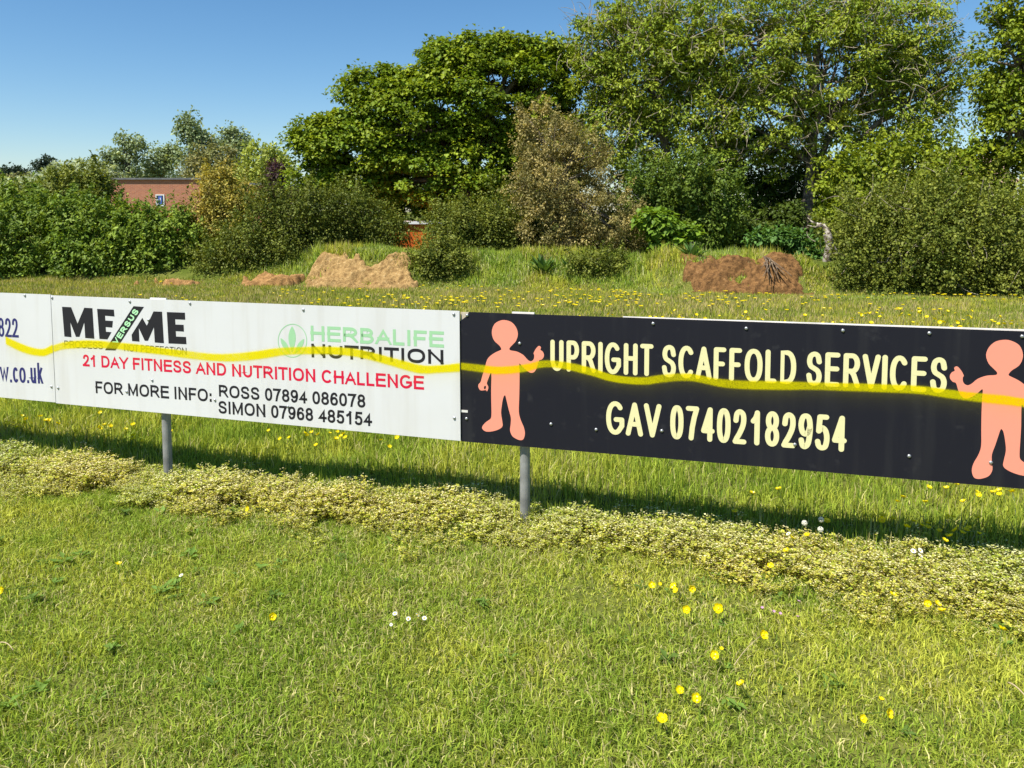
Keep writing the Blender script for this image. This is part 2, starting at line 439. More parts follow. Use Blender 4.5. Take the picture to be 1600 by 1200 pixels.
plant('elder_tree', 'low yellow green elder tree spreading under the open ash', 'tree', 'oak', 20.5,
      [(1400, 262, 95, 38), (1480, 272, 75, 45), (1340, 300, 60, 40), (1530, 285, 40, 45), (1330, 340, 50, 40)],
      330, 5, shoots=1.0, bumps=.45, base=1430, trunk=.12, limbs=50, group='trees on the bank', leafscale=1.1)
plant('holm_oak', 'conical brownish olive holm oak in flower in front of the ash trees', 'tree', 'holm', 20,
      [(852, 220, 42, 50), (880, 280, 75, 62), (935, 340, 78, 48), (860, 350, 56, 40), (828, 190, 17, 34), (965, 365, 54, 38), (900, 235, 50, 50), (850, 290, 50, 50), (900, 375, 60, 24)],
      520, 6, shoots=1.0, sshoot=.6, base=890, trunk=.18, limbs=60, group='trees on the bank', bark=M_bark)
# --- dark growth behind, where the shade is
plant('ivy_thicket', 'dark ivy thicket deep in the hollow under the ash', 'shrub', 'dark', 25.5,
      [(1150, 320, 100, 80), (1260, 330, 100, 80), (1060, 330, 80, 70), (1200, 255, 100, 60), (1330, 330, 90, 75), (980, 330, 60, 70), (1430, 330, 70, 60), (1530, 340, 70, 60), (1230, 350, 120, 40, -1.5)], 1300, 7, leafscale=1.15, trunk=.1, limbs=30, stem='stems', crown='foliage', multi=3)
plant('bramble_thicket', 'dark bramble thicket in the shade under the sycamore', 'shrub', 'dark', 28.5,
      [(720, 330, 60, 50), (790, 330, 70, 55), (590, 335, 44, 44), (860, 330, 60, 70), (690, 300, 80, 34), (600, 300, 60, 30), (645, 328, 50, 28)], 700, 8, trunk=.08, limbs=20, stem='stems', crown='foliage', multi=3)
plant('young_maple', 'bright green young maple at the left rim of the brown hollow', 'tree', 'bright', 19,
      [(1045, 374, 34, 22), (1070, 358, 24, 20), (1025, 345, 26, 20)], 75, 9, base=1062, trunk=.05, limbs=30, group='trees on the bank')
plant('hazel_bush', 'mid green hazel bush between the holm oak and the brown hollow', 'shrub', 'dark', 21.5,
      [(1010, 300, 45, 45), (1070, 290, 40, 50), (1120, 320, 40, 60), (1000, 345, 35, 35), (1090, 360, 40, 34), (1130, 360, 30, 26)], 300, 10, bright=1.6, shoots=.8, bumps=.4, trunk=.05, limbs=25, stem='stems', crown='foliage', multi=3)

# --- the hedge along the field, left to right
H = 'bushes along the field edge'
def bush(name, label, kind, D, lobes, n, seed, **k):
    return plant(name, label, 'bush', kind, D, lobes, n, seed, group=H, trunk=k.pop('trunk', .05), limbs=k.pop('limbs', 25), stem='stems', crown='foliage', multi=3, bumps=.55, spread=k.pop('spread', 1.45), shoots=1.0, sshoot=k.pop('sshoot', .7), **k)
bush('sallow_bush', 'wide leafy sallow bush at the left edge of the hedge', 'sallow', 21.5, [(30, 375, 80, 62), (0, 335, 60, 42), (70, 330, 60, 35), (50, 405, 90, 34)], 300, 11)
bush('sallow_bush', 'rounded sallow bush in the hedge below the left end of the brick wall', 'sallow', 21.2, [(150, 380, 70, 60), (110, 338, 46, 34), (165, 352, 46, 32), (160, 410, 70, 30), (120, 395, 50, 45)], 320, 12)
bush('sallow_bush', 'yellower sallow bush in the hedge below the poster on the brick wall', 'sallow', 20.9, [(225, 378, 58, 46), (205, 347, 46, 26), (265, 354, 46, 28), (215, 408, 60, 28), (280, 385, 34, 40)], 260, 13, tint=.5)
bush('laurel_bush', 'dark green laurel bush reaching up left of the brick wall', 'thorn', 24, [(110, 300, 55, 36), (150, 296, 26, 30), (60, 318, 60, 30)], 190, 14, leafscale=1.5, bright=1.1)
bush('golden_bush', 'golden brown flowering bush standing right of the brick wall', 'golden', 21.5, [(345, 302, 34, 32), (365, 330, 42, 36), (325, 350, 28, 44), (335, 276, 18, 14), (380, 312, 28, 24), (350, 372, 42, 38)], 270, 15)
bush('thorn_bush', 'dark rounded thorn bush in front of the golden bush', 'thorn', 20.3, [(385, 385, 48, 42), (345, 405, 36, 30), (430, 395, 38, 40)], 180, 16, tint=.45)
bush('thorn_bush', 'tall dark thorn bush left of the sandy soil bank', 'thorn', 20.8, [(450, 350, 55, 55), (495, 330, 45, 42), (480, 390, 45, 45), (420, 330, 40, 40)], 250, 17, bright=.9)
bush('thorn_bush', 'dark thorn bush under the sycamore behind the sandy soil bank', 'thorn', 21.8, [(560, 345, 55, 36), (520, 365, 46, 30), (605, 362, 30, 28), (540, 320, 50, 26)], 200, 18)
bush('thorn_bush', 'grey green thorn bush right of the orange skip', 'thorn', 20.8, [(700, 355, 36, 30), (735, 345, 40, 36), (760, 370, 40, 30), (780, 335, 36, 36)], 230, 19, tint=.5)
bush('gorse_bush', 'low grey green gorse bush growing at the right end of the sandy soil bank', 'thorn', 18.6, [(688, 400, 32, 26), (670, 420, 22, 16), (712, 412, 24, 24)], 120, 20, tint=.55, leafscale=.9)
bush('gorse_bush', 'low gorse bush in the tall grass under the holm oak', 'thorn', 18, [(925, 408, 28, 18), (950, 420, 26, 14), (905, 420, 18, 14)], 80, 22, tint=.5, leafscale=.9)
bush('thorn_bush', 'left part of the dense olive thorn thicket beside the dead stump', 'thorn', 16.3, [(1375, 388, 66, 56), (1332, 425, 26, 26), (1420, 345, 34, 44), (1385, 335, 20, 26), (1345, 345, 30, 28), (1390, 430, 50, 26), (1395, 330, 30, 26)], 240, 23, tint=.55, bright=1.1, leafscale=.95, twigs=50, sshoot=1.15, spread=1.6)
bush('thorn_bush', 'tallest middle part of the dense olive thorn thicket at the field edge', 'thorn', 15.9, [(1470, 375, 76, 66), (1430, 335, 44, 34), (1490, 312, 26, 30), (1455, 305, 18, 24), (1500, 420, 70, 38), (1450, 425, 70, 34)], 260, 24, tint=.55, bright=1.1, leafscale=.95, twigs=50, sshoot=1.15, spread=1.6)
bush('thorn_bush', 'right end of the dense olive thorn thicket under the oak', 'thorn', 15.5, [(1570, 385, 70, 66), (1545, 335, 50, 40), (1590, 430, 60, 34), (1640, 380, 60, 70)], 240, 25, tint=.55, bright=1.1, leafscale=.95, twigs=50, sshoot=1.15, spread=1.6)
plant('alkanet_clump', 'fresh green broad leaved clump on top of the brown hollow', 'plant', 'nettle', 18.2, [(1215, 372, 32, 18), (1245, 382, 34, 20), (1190, 368, 16, 10), (1265, 400, 26, 20), (1240, 410, 36, 18)], 110, 26, trunk=.015, limbs=40, stem='stems', crown='foliage', multi=3)

# --- far trees behind the hedge on the left
B = 'distant trees behind the hedge'
plant('poplar_tree', 'grey green poplar rising directly above the left end of the brick wall', 'tree', 'poplar', 62, [(195, 235, 34, 24), (180, 255, 22, 22), (210, 225, 20, 16), (195, 270, 32, 16)], 80, 30, base=195, trunk=.22, limbs=30, group=B, lo=.3)
plant('poplar_tree', 'small poplar above the right half of the brick wall', 'tree', 'poplar', 64, [(250, 255, 30, 24), (268, 240, 18, 14), (235, 268, 24, 14)], 66, 31, base=250, trunk=.2, limbs=25, group=B, lo=.3)
plant('poplar_tree', 'tallest narrow poplar leaning left over the end of the brick wall', 'tree', 'poplar', 60, [(300, 205, 24, 26), (312, 230, 22, 26), (290, 190, 14, 12), (305, 255, 26, 20)], 84, 32, base=318, trunk=.22, limbs=34, group=B, lo=.3)
plant('poplar_tree', 'poplar behind the golden bush between the tall poplar and the willow', 'tree', 'poplar', 63, [(368, 215, 28, 20), (350, 230, 22, 20), (380, 235, 20, 20)], 70, 33, base=366, trunk=.2, limbs=30, group=B, lo=.3)
plant('birch_tree', 'brownish weeping birch in front of the tall poplar', 'tree', 'birch', 52, [(340, 250, 38, 30), (315, 265, 30, 30), (360, 270, 30, 30), (330, 285, 46, 24)], 130, 34, base=338, trunk=.15, limbs=30, group=B)
plant('willow_tree', 'pale yellow green willow just left of the sycamore', 'tree', 'willow', 50, [(410, 250, 34, 28), (428, 270, 30, 30), (395, 275, 28, 26), (420, 295, 40, 20)], 150, 35, base=415, trunk=.2, limbs=30, group=B)
plant('copper_plum', 'dark purple leaved plum tree left of the sycamore', 'tree', 'copper', 34, [(432, 272, 10, 22), (430, 295, 16, 20), (425, 310, 22, 16)], 50, 36, base=428, trunk=.08, limbs=15, group=B, leafscale=.8)
plant('whitebeam_tree', 'silvery whitebeam left of the poplars', 'tree', 'silver', 55, [(135, 268, 34, 18), (95, 275, 28, 14), (160, 275, 26, 18), (95, 262, 12, 10)], 110, 37, base=125, trunk=.16, limbs=20, group=B)
plant('whitebeam_tree', 'low silvery whitebeam at the far left of the hedge', 'tree', 'silver', 50, [(40, 292, 40, 12), (75, 285, 26, 12), (15, 298, 24, 10)], 80, 38, base=40, trunk=.12, limbs=15, group=B)
plant('pine_tree', 'dark round headed pine alone on the left skyline', 'tree', 'pine', 120, [(70, 254, 13, 9), (64, 260, 9, 7), (76, 259, 8, 7)], 26, 39, base=70, trunk=.35, limbs=14, group=B, leafscale=.8)
plant('pine_tree', 'dark spreading pine below the round pine at the left edge', 'tree', 'pine', 110, [(12, 270, 26, 9), (36, 272, 14, 8), (-15, 272, 30, 14)], 46, 40, base=10, trunk=.3, limbs=14, group=B, leafscale=.8)
plant('pine_tree', 'brown green oak hidden behind the dark spreading pine', 'tree', 'birch', 100, [(5, 283, 40, 12), (50, 285, 30, 10)], 60, 41, base=10, trunk=.2, limbs=10, group=B, leafscale=1.6).name = 'oak_tree'
plant('lime_tree', 'broad green lime tree filling the gap behind the brick building', 'tree', 'poplar', 75, [(230, 285, 70, 20), (130, 292, 70, 16), (330, 285, 60, 22)], 170, 42, base=200, trunk=.2, limbs=20, group=B, bright=.75)

# ---------------------------------------------------------------- buildings
def brickmat():
    m, n, p, L = newmat('brick')
    tc = n.nodes.new('ShaderNodeTexCoord'); mp = n.nodes.new('ShaderNodeMapping')
    mp.inputs['Rotation'].default_value = (R(90), 0, 0)
    L.new(tc.outputs['Object'], mp.inputs[0])
    b = n.nodes.new('ShaderNodeTexBrick')
    b.inputs['Color1'].default_value = (0.44, 0.155, 0.075, 1); b.inputs['Color2'].default_value = (0.34, 0.11, 0.055, 1); b.inputs['Mortar'].default_value = (0.40, 0.27, 0.19, 1)
    b.inputs['Scale'].default_value = 1; b.inputs['Brick Width'].default_value = .225; b.inputs['Row Height'].default_value = .075; b.inputs['Mortar Size'].default_value = .008
    L.new(mp.outputs[0], b.inputs['Vector']); L.new(b.outputs['Color'], p.inputs['Base Color'])
    p.inputs['Roughness'].default_value = .9
    return m
M_brick = brickmat()
M_felt = simple('roof_felt', (.10, .105, .11), .9, noise=(3, (.17, .17, .17), .4, .7))
M_white = simple('white_paint', (.75, .75, .75), .5)
M_blue = simple('blue_print', (.05, .11, .42), .4)
M_glass = simple('window_glass', (.03, .04, .05), .1)
def building(x0, x1, ytop, D, label, deep):
    a, b = at(x0, ytop, D), at(x1, ytop, D)
    X0, X1, Z = a[0], b[0], a[2]
    g = float(gz((X0 + X1) / 2, D)) - .2
    r = thing('brick_building', label, 'building', ((X0 + X1) / 2, D, g))
    ac = Acc(); ac.add(*box(X0, X1, D, D + deep, g, Z - .11)); ac.build('wall', M_brick, r)
    ac = Acc(); ac.add(*box(X0 - .12, X1 + .12, D - .12, D + deep + .12, Z - .107, Z)); ac.build('roof', M_felt, r)
    return r
b1 = building(172, 312, 278, 48, 'low flat roofed red brick building behind the hedge', 9)
def win(px, py, ww, hh, D, r):
    c = at(px, py, D)
    ac = Acc()
    for q in ((-ww, -ww + .06, -hh, hh), (ww - .06, ww, -hh, hh), (-ww + .06, ww - .06, hh - .06, hh), (-ww + .06, ww - .06, -hh, -hh + .06)):
        ac.add(*box(c[0] + q[0], c[0] + q[1], D - .05, D - .002, c[2] + q[2], c[2] + q[3]))
    f = ac.build('window', M_white, r)
    mesh('pane', *box(c[0] - ww + .06, c[0] + ww - .06, D - .03, D - .003, c[2] - hh + .06, c[2] + hh - .06), M_glass, f, off=(r.location))
    ac = Acc()
    ac.add(*box(c[0] - .1, c[0] + .12, D - .045, D - .034, c[2] - hh + .1, c[2] + hh - .1))
    q = ac.build('poster', M_blue, f, off=(r.location)); q['label'] = 'blue and white poster in the window'
    ac = Acc()
    ac.add(*box(c[0] - .19, c[0] - .1, D - .047, D - .036, c[2] - hh + .08, c[2] + hh - .3)); ac.add(*box(c[0] + .0, c[0] + .05, D - .049, D - .046, c[2] - .1, c[2] + .16))
    ac.build('poster', M_white, f, off=(r.location))
win(250.5, 313, .27, .36, 48, b1)
b2 = building(385, 432, 286, 42, 'second small brick building half hidden by the purple plum tree', 6)

def house():
    D = 44
    a, b = at(1495, 285, D), at(1600, 262, D); g = float(gz(a[0], D)) - .2
    r = thing('house', 'tan roofed house glimpsed between the ash and the oak', 'house', ((a[0] + b[0]) / 2, D, g))
    mesh('wall', *box(a[0] + .3, b[0] - .3, D + .3, D + 5.7, g, a[2]), M_brick, r)
    V = np.array([(a[0], D, a[2] - .05), (b[0], D, a[2] - .05), (b[0], D + 6, a[2] - .05), (a[0], D + 6, a[2] - .05), (a[0], D + 3, b[2] + .9), (b[0], D + 3, b[2] + .9)])
    mesh('roof', V, [np.array([(0, 1, 5, 4), (2, 3, 4, 5), (0, 3, 2, 1)]), np.array([(1, 2, 5), (3, 0, 4)])], simple('tan_tiles', (.36, .24, .15), .85, noise=(4, (.26, .17, .11), .4, .65)), r)
house()
# orange skip glimpsed between the bushes
M_orange = simple('orange_steel', (.85, .19, .025), .5, noise=(6, (.60, .13, .03), .4, .7))
def skip():
    D = 22.8
    c = at(648, 360, D); g = float(gz(c[0], D))
    r = thing('skip', 'bright orange steel skip glimpsed between dark bushes under the sycamore', 'skip', (c[0], D, g))
    z1 = at(648, 349, D)[2]
    V = np.array([(-.55, 0, 0), (.55, 0, 0), (.55, 1.1, 0), (-.55, 1.1, 0), (-.85, -.1, z1 - g), (.85, -.1, z1 - g), (.85, 1.2, z1 - g), (-.85, 1.2, z1 - g),
                  (-.78, -.04, z1 - g), (.78, -.04, z1 - g), (.78, 1.14, z1 - g), (-.78, 1.14, z1 - g), (-.5, .06, .08), (.5, .06, .08), (.5, 1.04, .08), (-.5, 1.04, .08)], float) + np.array([c[0], D, g])
    Fq = [(0, 3, 2, 1), (0, 1, 5, 4), (1, 2, 6, 5), (2, 3, 7, 6), (3, 0, 4, 7), (4, 5, 9, 8), (5, 6, 10, 9), (6, 7, 11, 10), (7, 4, 8, 11), (8, 9, 13, 12), (9, 10, 14, 13), (10, 11, 15, 14), (11, 8, 12, 15), (12, 13, 14, 15)]
    mesh('body', V, np.array(Fq), M_orange, r)
    for q in (D - .17, D + 1.21): mesh('rim', *box(c[0] - .9, c[0] + .9, q, q + .06, z1 - .02, z1 + .06), M_white, r)
skip()

M_root = simple('root_bark', (.08, .05, .03), .9, noise=(10, (.26, .19, .12), .4, .7))
# dead stump and roots by the brown hollow
def deadwood():
    D = 17.6
    pts = [at(1276, 350, D), at(1288, 352, D - .05), at(1293, 368, D - .1), at(1297, 384, D - .05), at(1304, 393, D - .02)]
    g = float(gz(pts[-1][0], D))
    r = thing('dead_stump', 'bent pale dead stump at the left of the thorn thicket', 'stump', (pts[-1][0], D, g))
    ac = Acc()
    ac.add(*tube(np.array([pts[0], pts[1], pts[2], pts[3], at(1292, 402, D), at(1286, 425, D)]), [.035, .07, .09, .1, .085, .06], 8))
    ac.add(*tube(np.array([pts[3], pts[4], at(1308, 400, D)]), [.09, .07, .03], 7))
    ac.build('trunk', M_deadwood, r, smooth=True)
    ac = Acc()
    ac.add(*tube(np.array([pts[1], at(1272, 355, D - .2), at(1262, 352, D - .3)]), [.04, .025, .01], 5))
    ac.add(*tube(np.array([pts[0], at(1268, 346, D), at(1262, 340, D + .1)]), [.03, .02, .008], 5))
    ac.build('branch', M_deadwood, r, smooth=True)
    D = 16.2
    o = at(1198, 402, D + .7)
    r = thing('exposed_roots', 'tangle of pale exposed roots hanging at the right of the brown hollow', 'roots', (o[0], D, float(gz(o[0], D))))
    rng = np.random.default_rng(5)
    ac = Acc()
    for (ex, ey) in ((1192, 432), (1201, 437), (1208, 436), (1213, 430), (1226, 428), (1238, 432), (1198, 424), (1218, 437), (1188, 420)):
        e = at(ex, ey, D - .1 + rng.normal() * .1); st = o + rng.normal(size=3) * .05
        ac.add(*tube(bez(st, (st + e) / 2 + rng.normal(size=3) * .09 + np.array([0, -.15, .05]), e, 7), np.linspace(.020, .006, 7), 5))
    ac.build('root', M_root, r, smooth=True)
deadwood()

# dock plants
M_dock = M_leaf
def dock(px, py, n, size, label, seed):
    rng = np.random.default_rng(seed)
    p = atz(px, py, -.3); x, y = p[0], min(p[1], float(foot(p[0])) + 1.0); z = float(gz(x, y))
    a = rng.random(n) * 6.28; el = rng.uniform(.5, 1.3, n)
    ax = np.stack([np.cos(a) * np.cos(el), np.sin(a) * np.cos(el), np.sin(el)], 1)
    C = np.array([x, y, z]) + ax * np.array([.04, .04, .02])
    nr = np.stack([-np.cos(a) * np.sin(el), -np.sin(a) * np.sin(el), np.cos(el)], 1)
    L = size * rng.uniform(.6, 1.1, n)
    col = np.array([.10, .19, .045]) * rng.uniform(.7, 1.3, (n, 1))
    r = thing('dock_plant', label, 'plant', (x, y, z), 'broad leaved docks on the bank')
    leaves('foliage', C, ax, nr, L, L * .3, col, M_dock, r)
    ac = Acc()
    for k in range(3): ac.add(*tube(np.array([[x, y, z - .03], [x + .02 * k, y, z + .25], [x + .05 * k - .04, y, z + size * .9]]), [.012, .009, .004], 5), )
    ac.build('stem', M_bark, r)
dock(1056, 440, 22, .45, 'broad leaved dock at the left lip of the brown hollow', 1)
dock(1280, 445, 22, .48, 'broad leaved dock below the dead stump', 2)
dock(835, 415, 26, .5, 'large dock in the tall grass left of the holm oak', 3)
dock(905, 425, 16, .4, 'small dock beside the low gorse under the holm oak', 4)
dock(870, 420, 18, .4, 'middle dock in the tall grass between two larger ones', 6)

# ---------------------------------------------------------------- grass
SH_CLUMPS = None
def blades(name, X, Y, h, wd, col, lean, seed, label, cat='grass', seg=2, mat=None):
    rng = np.random.default_rng(seed)
    n = len(X)
    Z = gz(X, Y) - 0.004
    a = rng.random(n) * 2 * math.pi
    sa = rng.random(n) * 2 * math.pi
    d = np.stack([np.cos(a), np.sin(a), np.zeros(n)], 1)
    sd_ = np.stack([np.cos(sa), np.sin(sa), np.zeros(n)], 1)
    o = np.stack([X, Y, Z], 1); up = np.array([0, 0, 1.])
    h = h[:, None]; wd = wd[:, None]; ln = lean[:, None]
    if seg == 2:
        m1 = o + up * h * .55 * (1 - .3 * ln) + d * h * .22 * ln
        tp = o + up * h * (1 - .62 * ln) + d * h * .85 * ln
        V = np.stack([o - sd_ * wd * .5, o + sd_ * wd * .5, m1 - sd_ * wd * .42, m1 + sd_ * wd * .42, tp], 1)
        i = np.arange(n)[:, None] * 5
        Fs = np.concatenate([i + np.array([[0, 1, 3]]), i + np.array([[0, 3, 2]]), i + np.array([[2, 3, 4]])])
        k = 5
    else:
        tp = o + up * h * (1 - .5 * ln) + d * h * .7 * ln
        V = np.stack([o - sd_ * wd * .5, o + sd_ * wd * .5, tp], 1)
        Fs = np.arange(n * 3).reshape(-1, 3); k = 3
    ob = mesh(name, V.reshape(-1, 3), Fs, mat or M_grass, col=np.repeat(np.clip(col, .005, .9), k, 0), smooth=True)
    return tag(ob, label, kind='stuff')
def scatter_xy(rng, y0, y1, dens, side=1.5):
    """random points on the ground in view, thinning out well past both sides of the frame"""
    hw = 800 / F * 1.05
    W = hw * y1 + side
    n = int(2 * W * (y1 - y0) * dens)
    x, y = (rng.random(n) * 2 - 1) * W, y0 + rng.random(n) * (y1 - y0)
    over = np.abs(x) - hw * y
    k = (over < side) & (rng.random(n) < np.where(over > .1, .55, 1))
    return x[k], y[k]
def board_line(x):                 # the line on which the posts stand
    return 3.56 - 0.2915 * (np.asarray(x) - 0.05)

G_GREEN, G_LIME, G_STRAW, G_DARK = (np.array(c) for c in ((.265, .365, .040), (.49, .515, .070), (.58, .53, .22), (.11, .19, .024)))
def grass_cols(rng, X, Y, straw, lime, seed):
    n = len(X)
    p = vnoise(X, Y, .55, seed) * .6 + vnoise(X, Y, .17, seed + 1) * .4
    q = vnoise(X, Y, .9, seed + 2) * .5 + vnoise(X, Y, .22, seed + 3) * .5
    f = np.clip(lime + (p - .5) * 2.3 + rng.normal(size=n) * .22, 0, 1)[:, None]
    c = G_GREEN * (1 - f) + G_LIME * f
    s = (rng.random(n) < np.clip(straw + (q - .5) * 2.6 * max(straw, .14), 0.02, .9))[:, None]
    c = np.where(s, G_STRAW * rng.uniform(.6, 1.15, (n, 1)), c)
    dk = (rng.random(n) < .10)[:, None]
    c = np.where(dk & ~s, G_DARK, c)
    return c * rng.uniform(.75, 1.25, (n, 1))
def grass():
    rng = np.random.default_rng(100)
    # mown grass in front of the boards
    X, Y = scatter_xy(rng, 1.7, 5.0, 25000, 1.1)
    k = Y < board_line(X) - .12
    X, Y = X[k], Y[k]
    bare = vnoise(X, Y, .16, 60) * .6 + vnoise(X, Y, .5, 61) * .4
    keep = rng.random(len(X)) < np.clip((bare - .16) * 5, .45, 1)
    X, Y = X[keep], Y[keep]
    hh = (.017 + .042 * rng.random(len(X)) ** 1.2) * (.55 + 1.1 * vnoise(X, Y, .2, 62))
    blades('mown_grass', X, Y, hh, rng.uniform(.0022, .0050, len(X)), grass_cols(rng, X, Y, .16, .42, 63), np.clip(rng.normal(.72, .30, len(X)), 0, 1.15), 1, 'short mown grass in front of the boards')
    # rough grass under and behind the boards
    X, Y = scatter_xy(rng, 2.3, 8.2, 5200)
    k = Y > board_line(X) - .12
    X, Y = X[k], Y[k]
    hh = (.05 + .075 * rng.random(len(X))) * (.6 + .9 * vnoise(X, Y, .3, 64))
    blades('rough_grass', X, Y, hh, rng.uniform(.003, .006, len(X)) * (1 + np.clip(Y - 4, 0, 4) * .15), grass_cols(rng, X, Y, .10, .48, 65), np.clip(rng.normal(.42, .25, len(X)), 0, 1.1), 2, 'longer grass growing under and behind the boards')
    # the field beyond
    X, Y = scatter_xy(rng, 8.0, 21.5, 850, 3)
    k = Y < foot(X) + .6
    X, Y = X[k], Y[k]
    hh = (.05 + .07 * rng.random(len(X))) * (.6 + .8 * vnoise(X, Y, .8, 66))
    c = grass_cols(rng, X, Y, .34, .50, 67) * np.array([.95, .86, .95])
    blades('field_grass', X, Y, hh, rng.uniform(.008, .014, len(X)) * (.6 + Y / 18), c, np.clip(rng.normal(.4, .25, len(X)), 0, 1.1), 3, 'sunlit grass of the far field', seg=1)
    # tall grass on the bank
    n = 85000
    X = rng.uniform(-7.5, 9.5, n); Y = foot(X) + np.where((X > 6.2), rng.uniform(-.9, 1.2, n), rng.uniform(-.3, 2.6, n))
    px = 800 + X / Y * F
    den = np.ones(n)
    insoil = (((X > -4.95) & (X < -2.35)) | ((X > 3.75) & (X < 6.25))) & (Y < foot(X) + .72)
    den[insoil] = .05
    rim = (((X > -5.3) & (X < -2.0)) | ((X > 3.5) & (X < 6.5))) & (((Y > foot(X) + .62) & (Y < foot(X) + 1.15)) | (Y < foot(X) - .1) | (vnoise(X, Y, .3, 72) > .72))
    den *= np.where(px < 470, .35, 1) * np.clip(vnoise(X, Y, .5, 68) * 1.8, .25, 1)
    den *= np.where(px > 1300, .4, 1)
    den[(px > 1290) & (Y < foot(X))] = 1
    den[rim] = np.maximum(den[rim], .75)
    k = rng.random(n) < den
    X, Y = X[k], Y[k]
    t = np.clip((Y - foot(X)) / 1.2, 0, 1)
    hh = (.07 + .20 * t) * rng.uniform(.5, 1.2, len(X)) * (.5 + vnoise(X, Y, .6, 69))
    c = grass_cols(rng, X, Y, .20, .62, 70)
    lush = (vnoise(X, Y, 1.0, 71) > .5)[:, None]
    c = np.where(lush, c * np.array([.85, .95, 1.0]), c * np.array([1.0, .95, .95]))
    blades('tall_grass', X, Y, hh, rng.uniform(.012, .022, len(X)), c, np.clip(rng.normal(.45, .28, len(X)), 0, 1.1), 4, 'tall rough grass covering the bank')
grass()

# low flowering cress along the foot of the boards, and weeds in the lawn
def instance(T, TF, TC, pos, rot, tilt, scale, colmul):
    """many copies of a small template as arrays"""
    n, m = len(pos), len(T)
    c, s = np.cos(rot), np.sin(rot)
    Rz = np.zeros((n, 3, 3)); Rz[:, 0, 0], Rz[:, 0, 1], Rz[:, 1, 0], Rz[:, 1, 1], Rz[:, 2, 2] = c, -s, s, c, 1
    V = np.einsum('nij,mj->nmi', Rz, T) * scale[:, None, None]
    V[:, :, :2] += V[:, :, 2:3] * tilt[:, None, :]
    V += pos[:, None]
    Fs = (TF[None] + (np.arange(n) * m)[:, None, None]).reshape(-1, TF.shape[1])
    C = np.clip(TC[None] * colmul[:, None, :], .004, .95)
    return V.reshape(-1, 3), Fs, C.reshape(-1, 3)
def cress_template(seed):
    rng = np.random.default_rng(seed)
    P, A, Nn, L, W, C = [], [], [], [], [], []
    tris_v, tris_f, tris_c = [], [], []
    nv = 0
    for k in range(9):
        a = rng.random() * 6.28; r = rng.uniform(.0, .05)
        b = np.array([math.cos(a) * r * .5, math.sin(a) * r * .5, 0]); h = rng.uniform(.06, .125)
        t = np.array([math.cos(a) * r * 1.5, math.sin(a) * r * 1.5, h])
        sv, sf = tube(np.stack([b, (b + t) / 2 + rng.normal(size=3) * .006, t]), [.0013, .0011, .0008], 3, False)
        sf3 = np.concatenate([sf[:, [0, 1, 2]], sf[:, [0, 2, 3]]])
        tris_v.append(sv); tris_f.append(sf3 + nv); nv += len(sv); tris_c.append(np.tile([.26, .20, .05], (len(sv), 1)))
        for j in range(9):
            f = rng.random() ** .8
            P.append(b + (t - b) * f + rng.normal(size=3) * .003)
            aa = rng.random() * 6.28
            A.append([math.cos(aa), math.sin(aa), rng.uniform(-.1, .6)]); Nn.append([rng.normal() * .35, rng.normal() * .35, 1])
            l = rng.uniform(.011, .023); L.append(l); W.append(l * rng.uniform(.4, .65))
            y = rng.random()
            C.append(np.array([.26, .35, .03]) * (1 - y) + np.array([.60, .56, .09]) * y)
        for j in range(7):                                   # cream flower heads at the tips
            P.append(t + rng.normal(size=3) * np.array([.007, .007, .004]))
            aa = rng.random() * 6.28
            A.append([math.cos(aa), math.sin(aa), rng.uniform(-.1, .3)]); Nn.append([rng.normal() * .4, rng.normal() * .4, 1])
            l = rng.uniform(.005, .009); L.append(l); W.append(l * .85)
            C.append(np.array([.80, .76, .40]) * rng.uniform(.75, 1.1) if j < 3 else np.array([.42, .42, .12]))
    P, A, Nn, L, W, C = map(np.array, (P, A, Nn, L, W, C))
    A = unit(A); Nn = unit(Nn - A * (Nn * A).sum(1, keepdims=True)); Sd = np.cross(Nn, A)
    V = np.stack([P, P + A * L[:, None] * .5 - Sd * W[:, None] * .5, P + A * L[:, None], P + A * L[:, None] * .5 + Sd * W[:, None] * .5], 1).reshape(-1, 3)
    i = np.arange(len(P))[:, None] * 4
    Fc = np.concatenate([i + np.array([[0, 2, 1]]), i + np.array([[0, 3, 2]])])
    return np.concatenate([np.concatenate(tris_v), V]), np.concatenate([np.concatenate(tris_f), Fc + nv]), np.concatenate([np.concatenate(tris_c), np.repeat(C, 4, 0)])
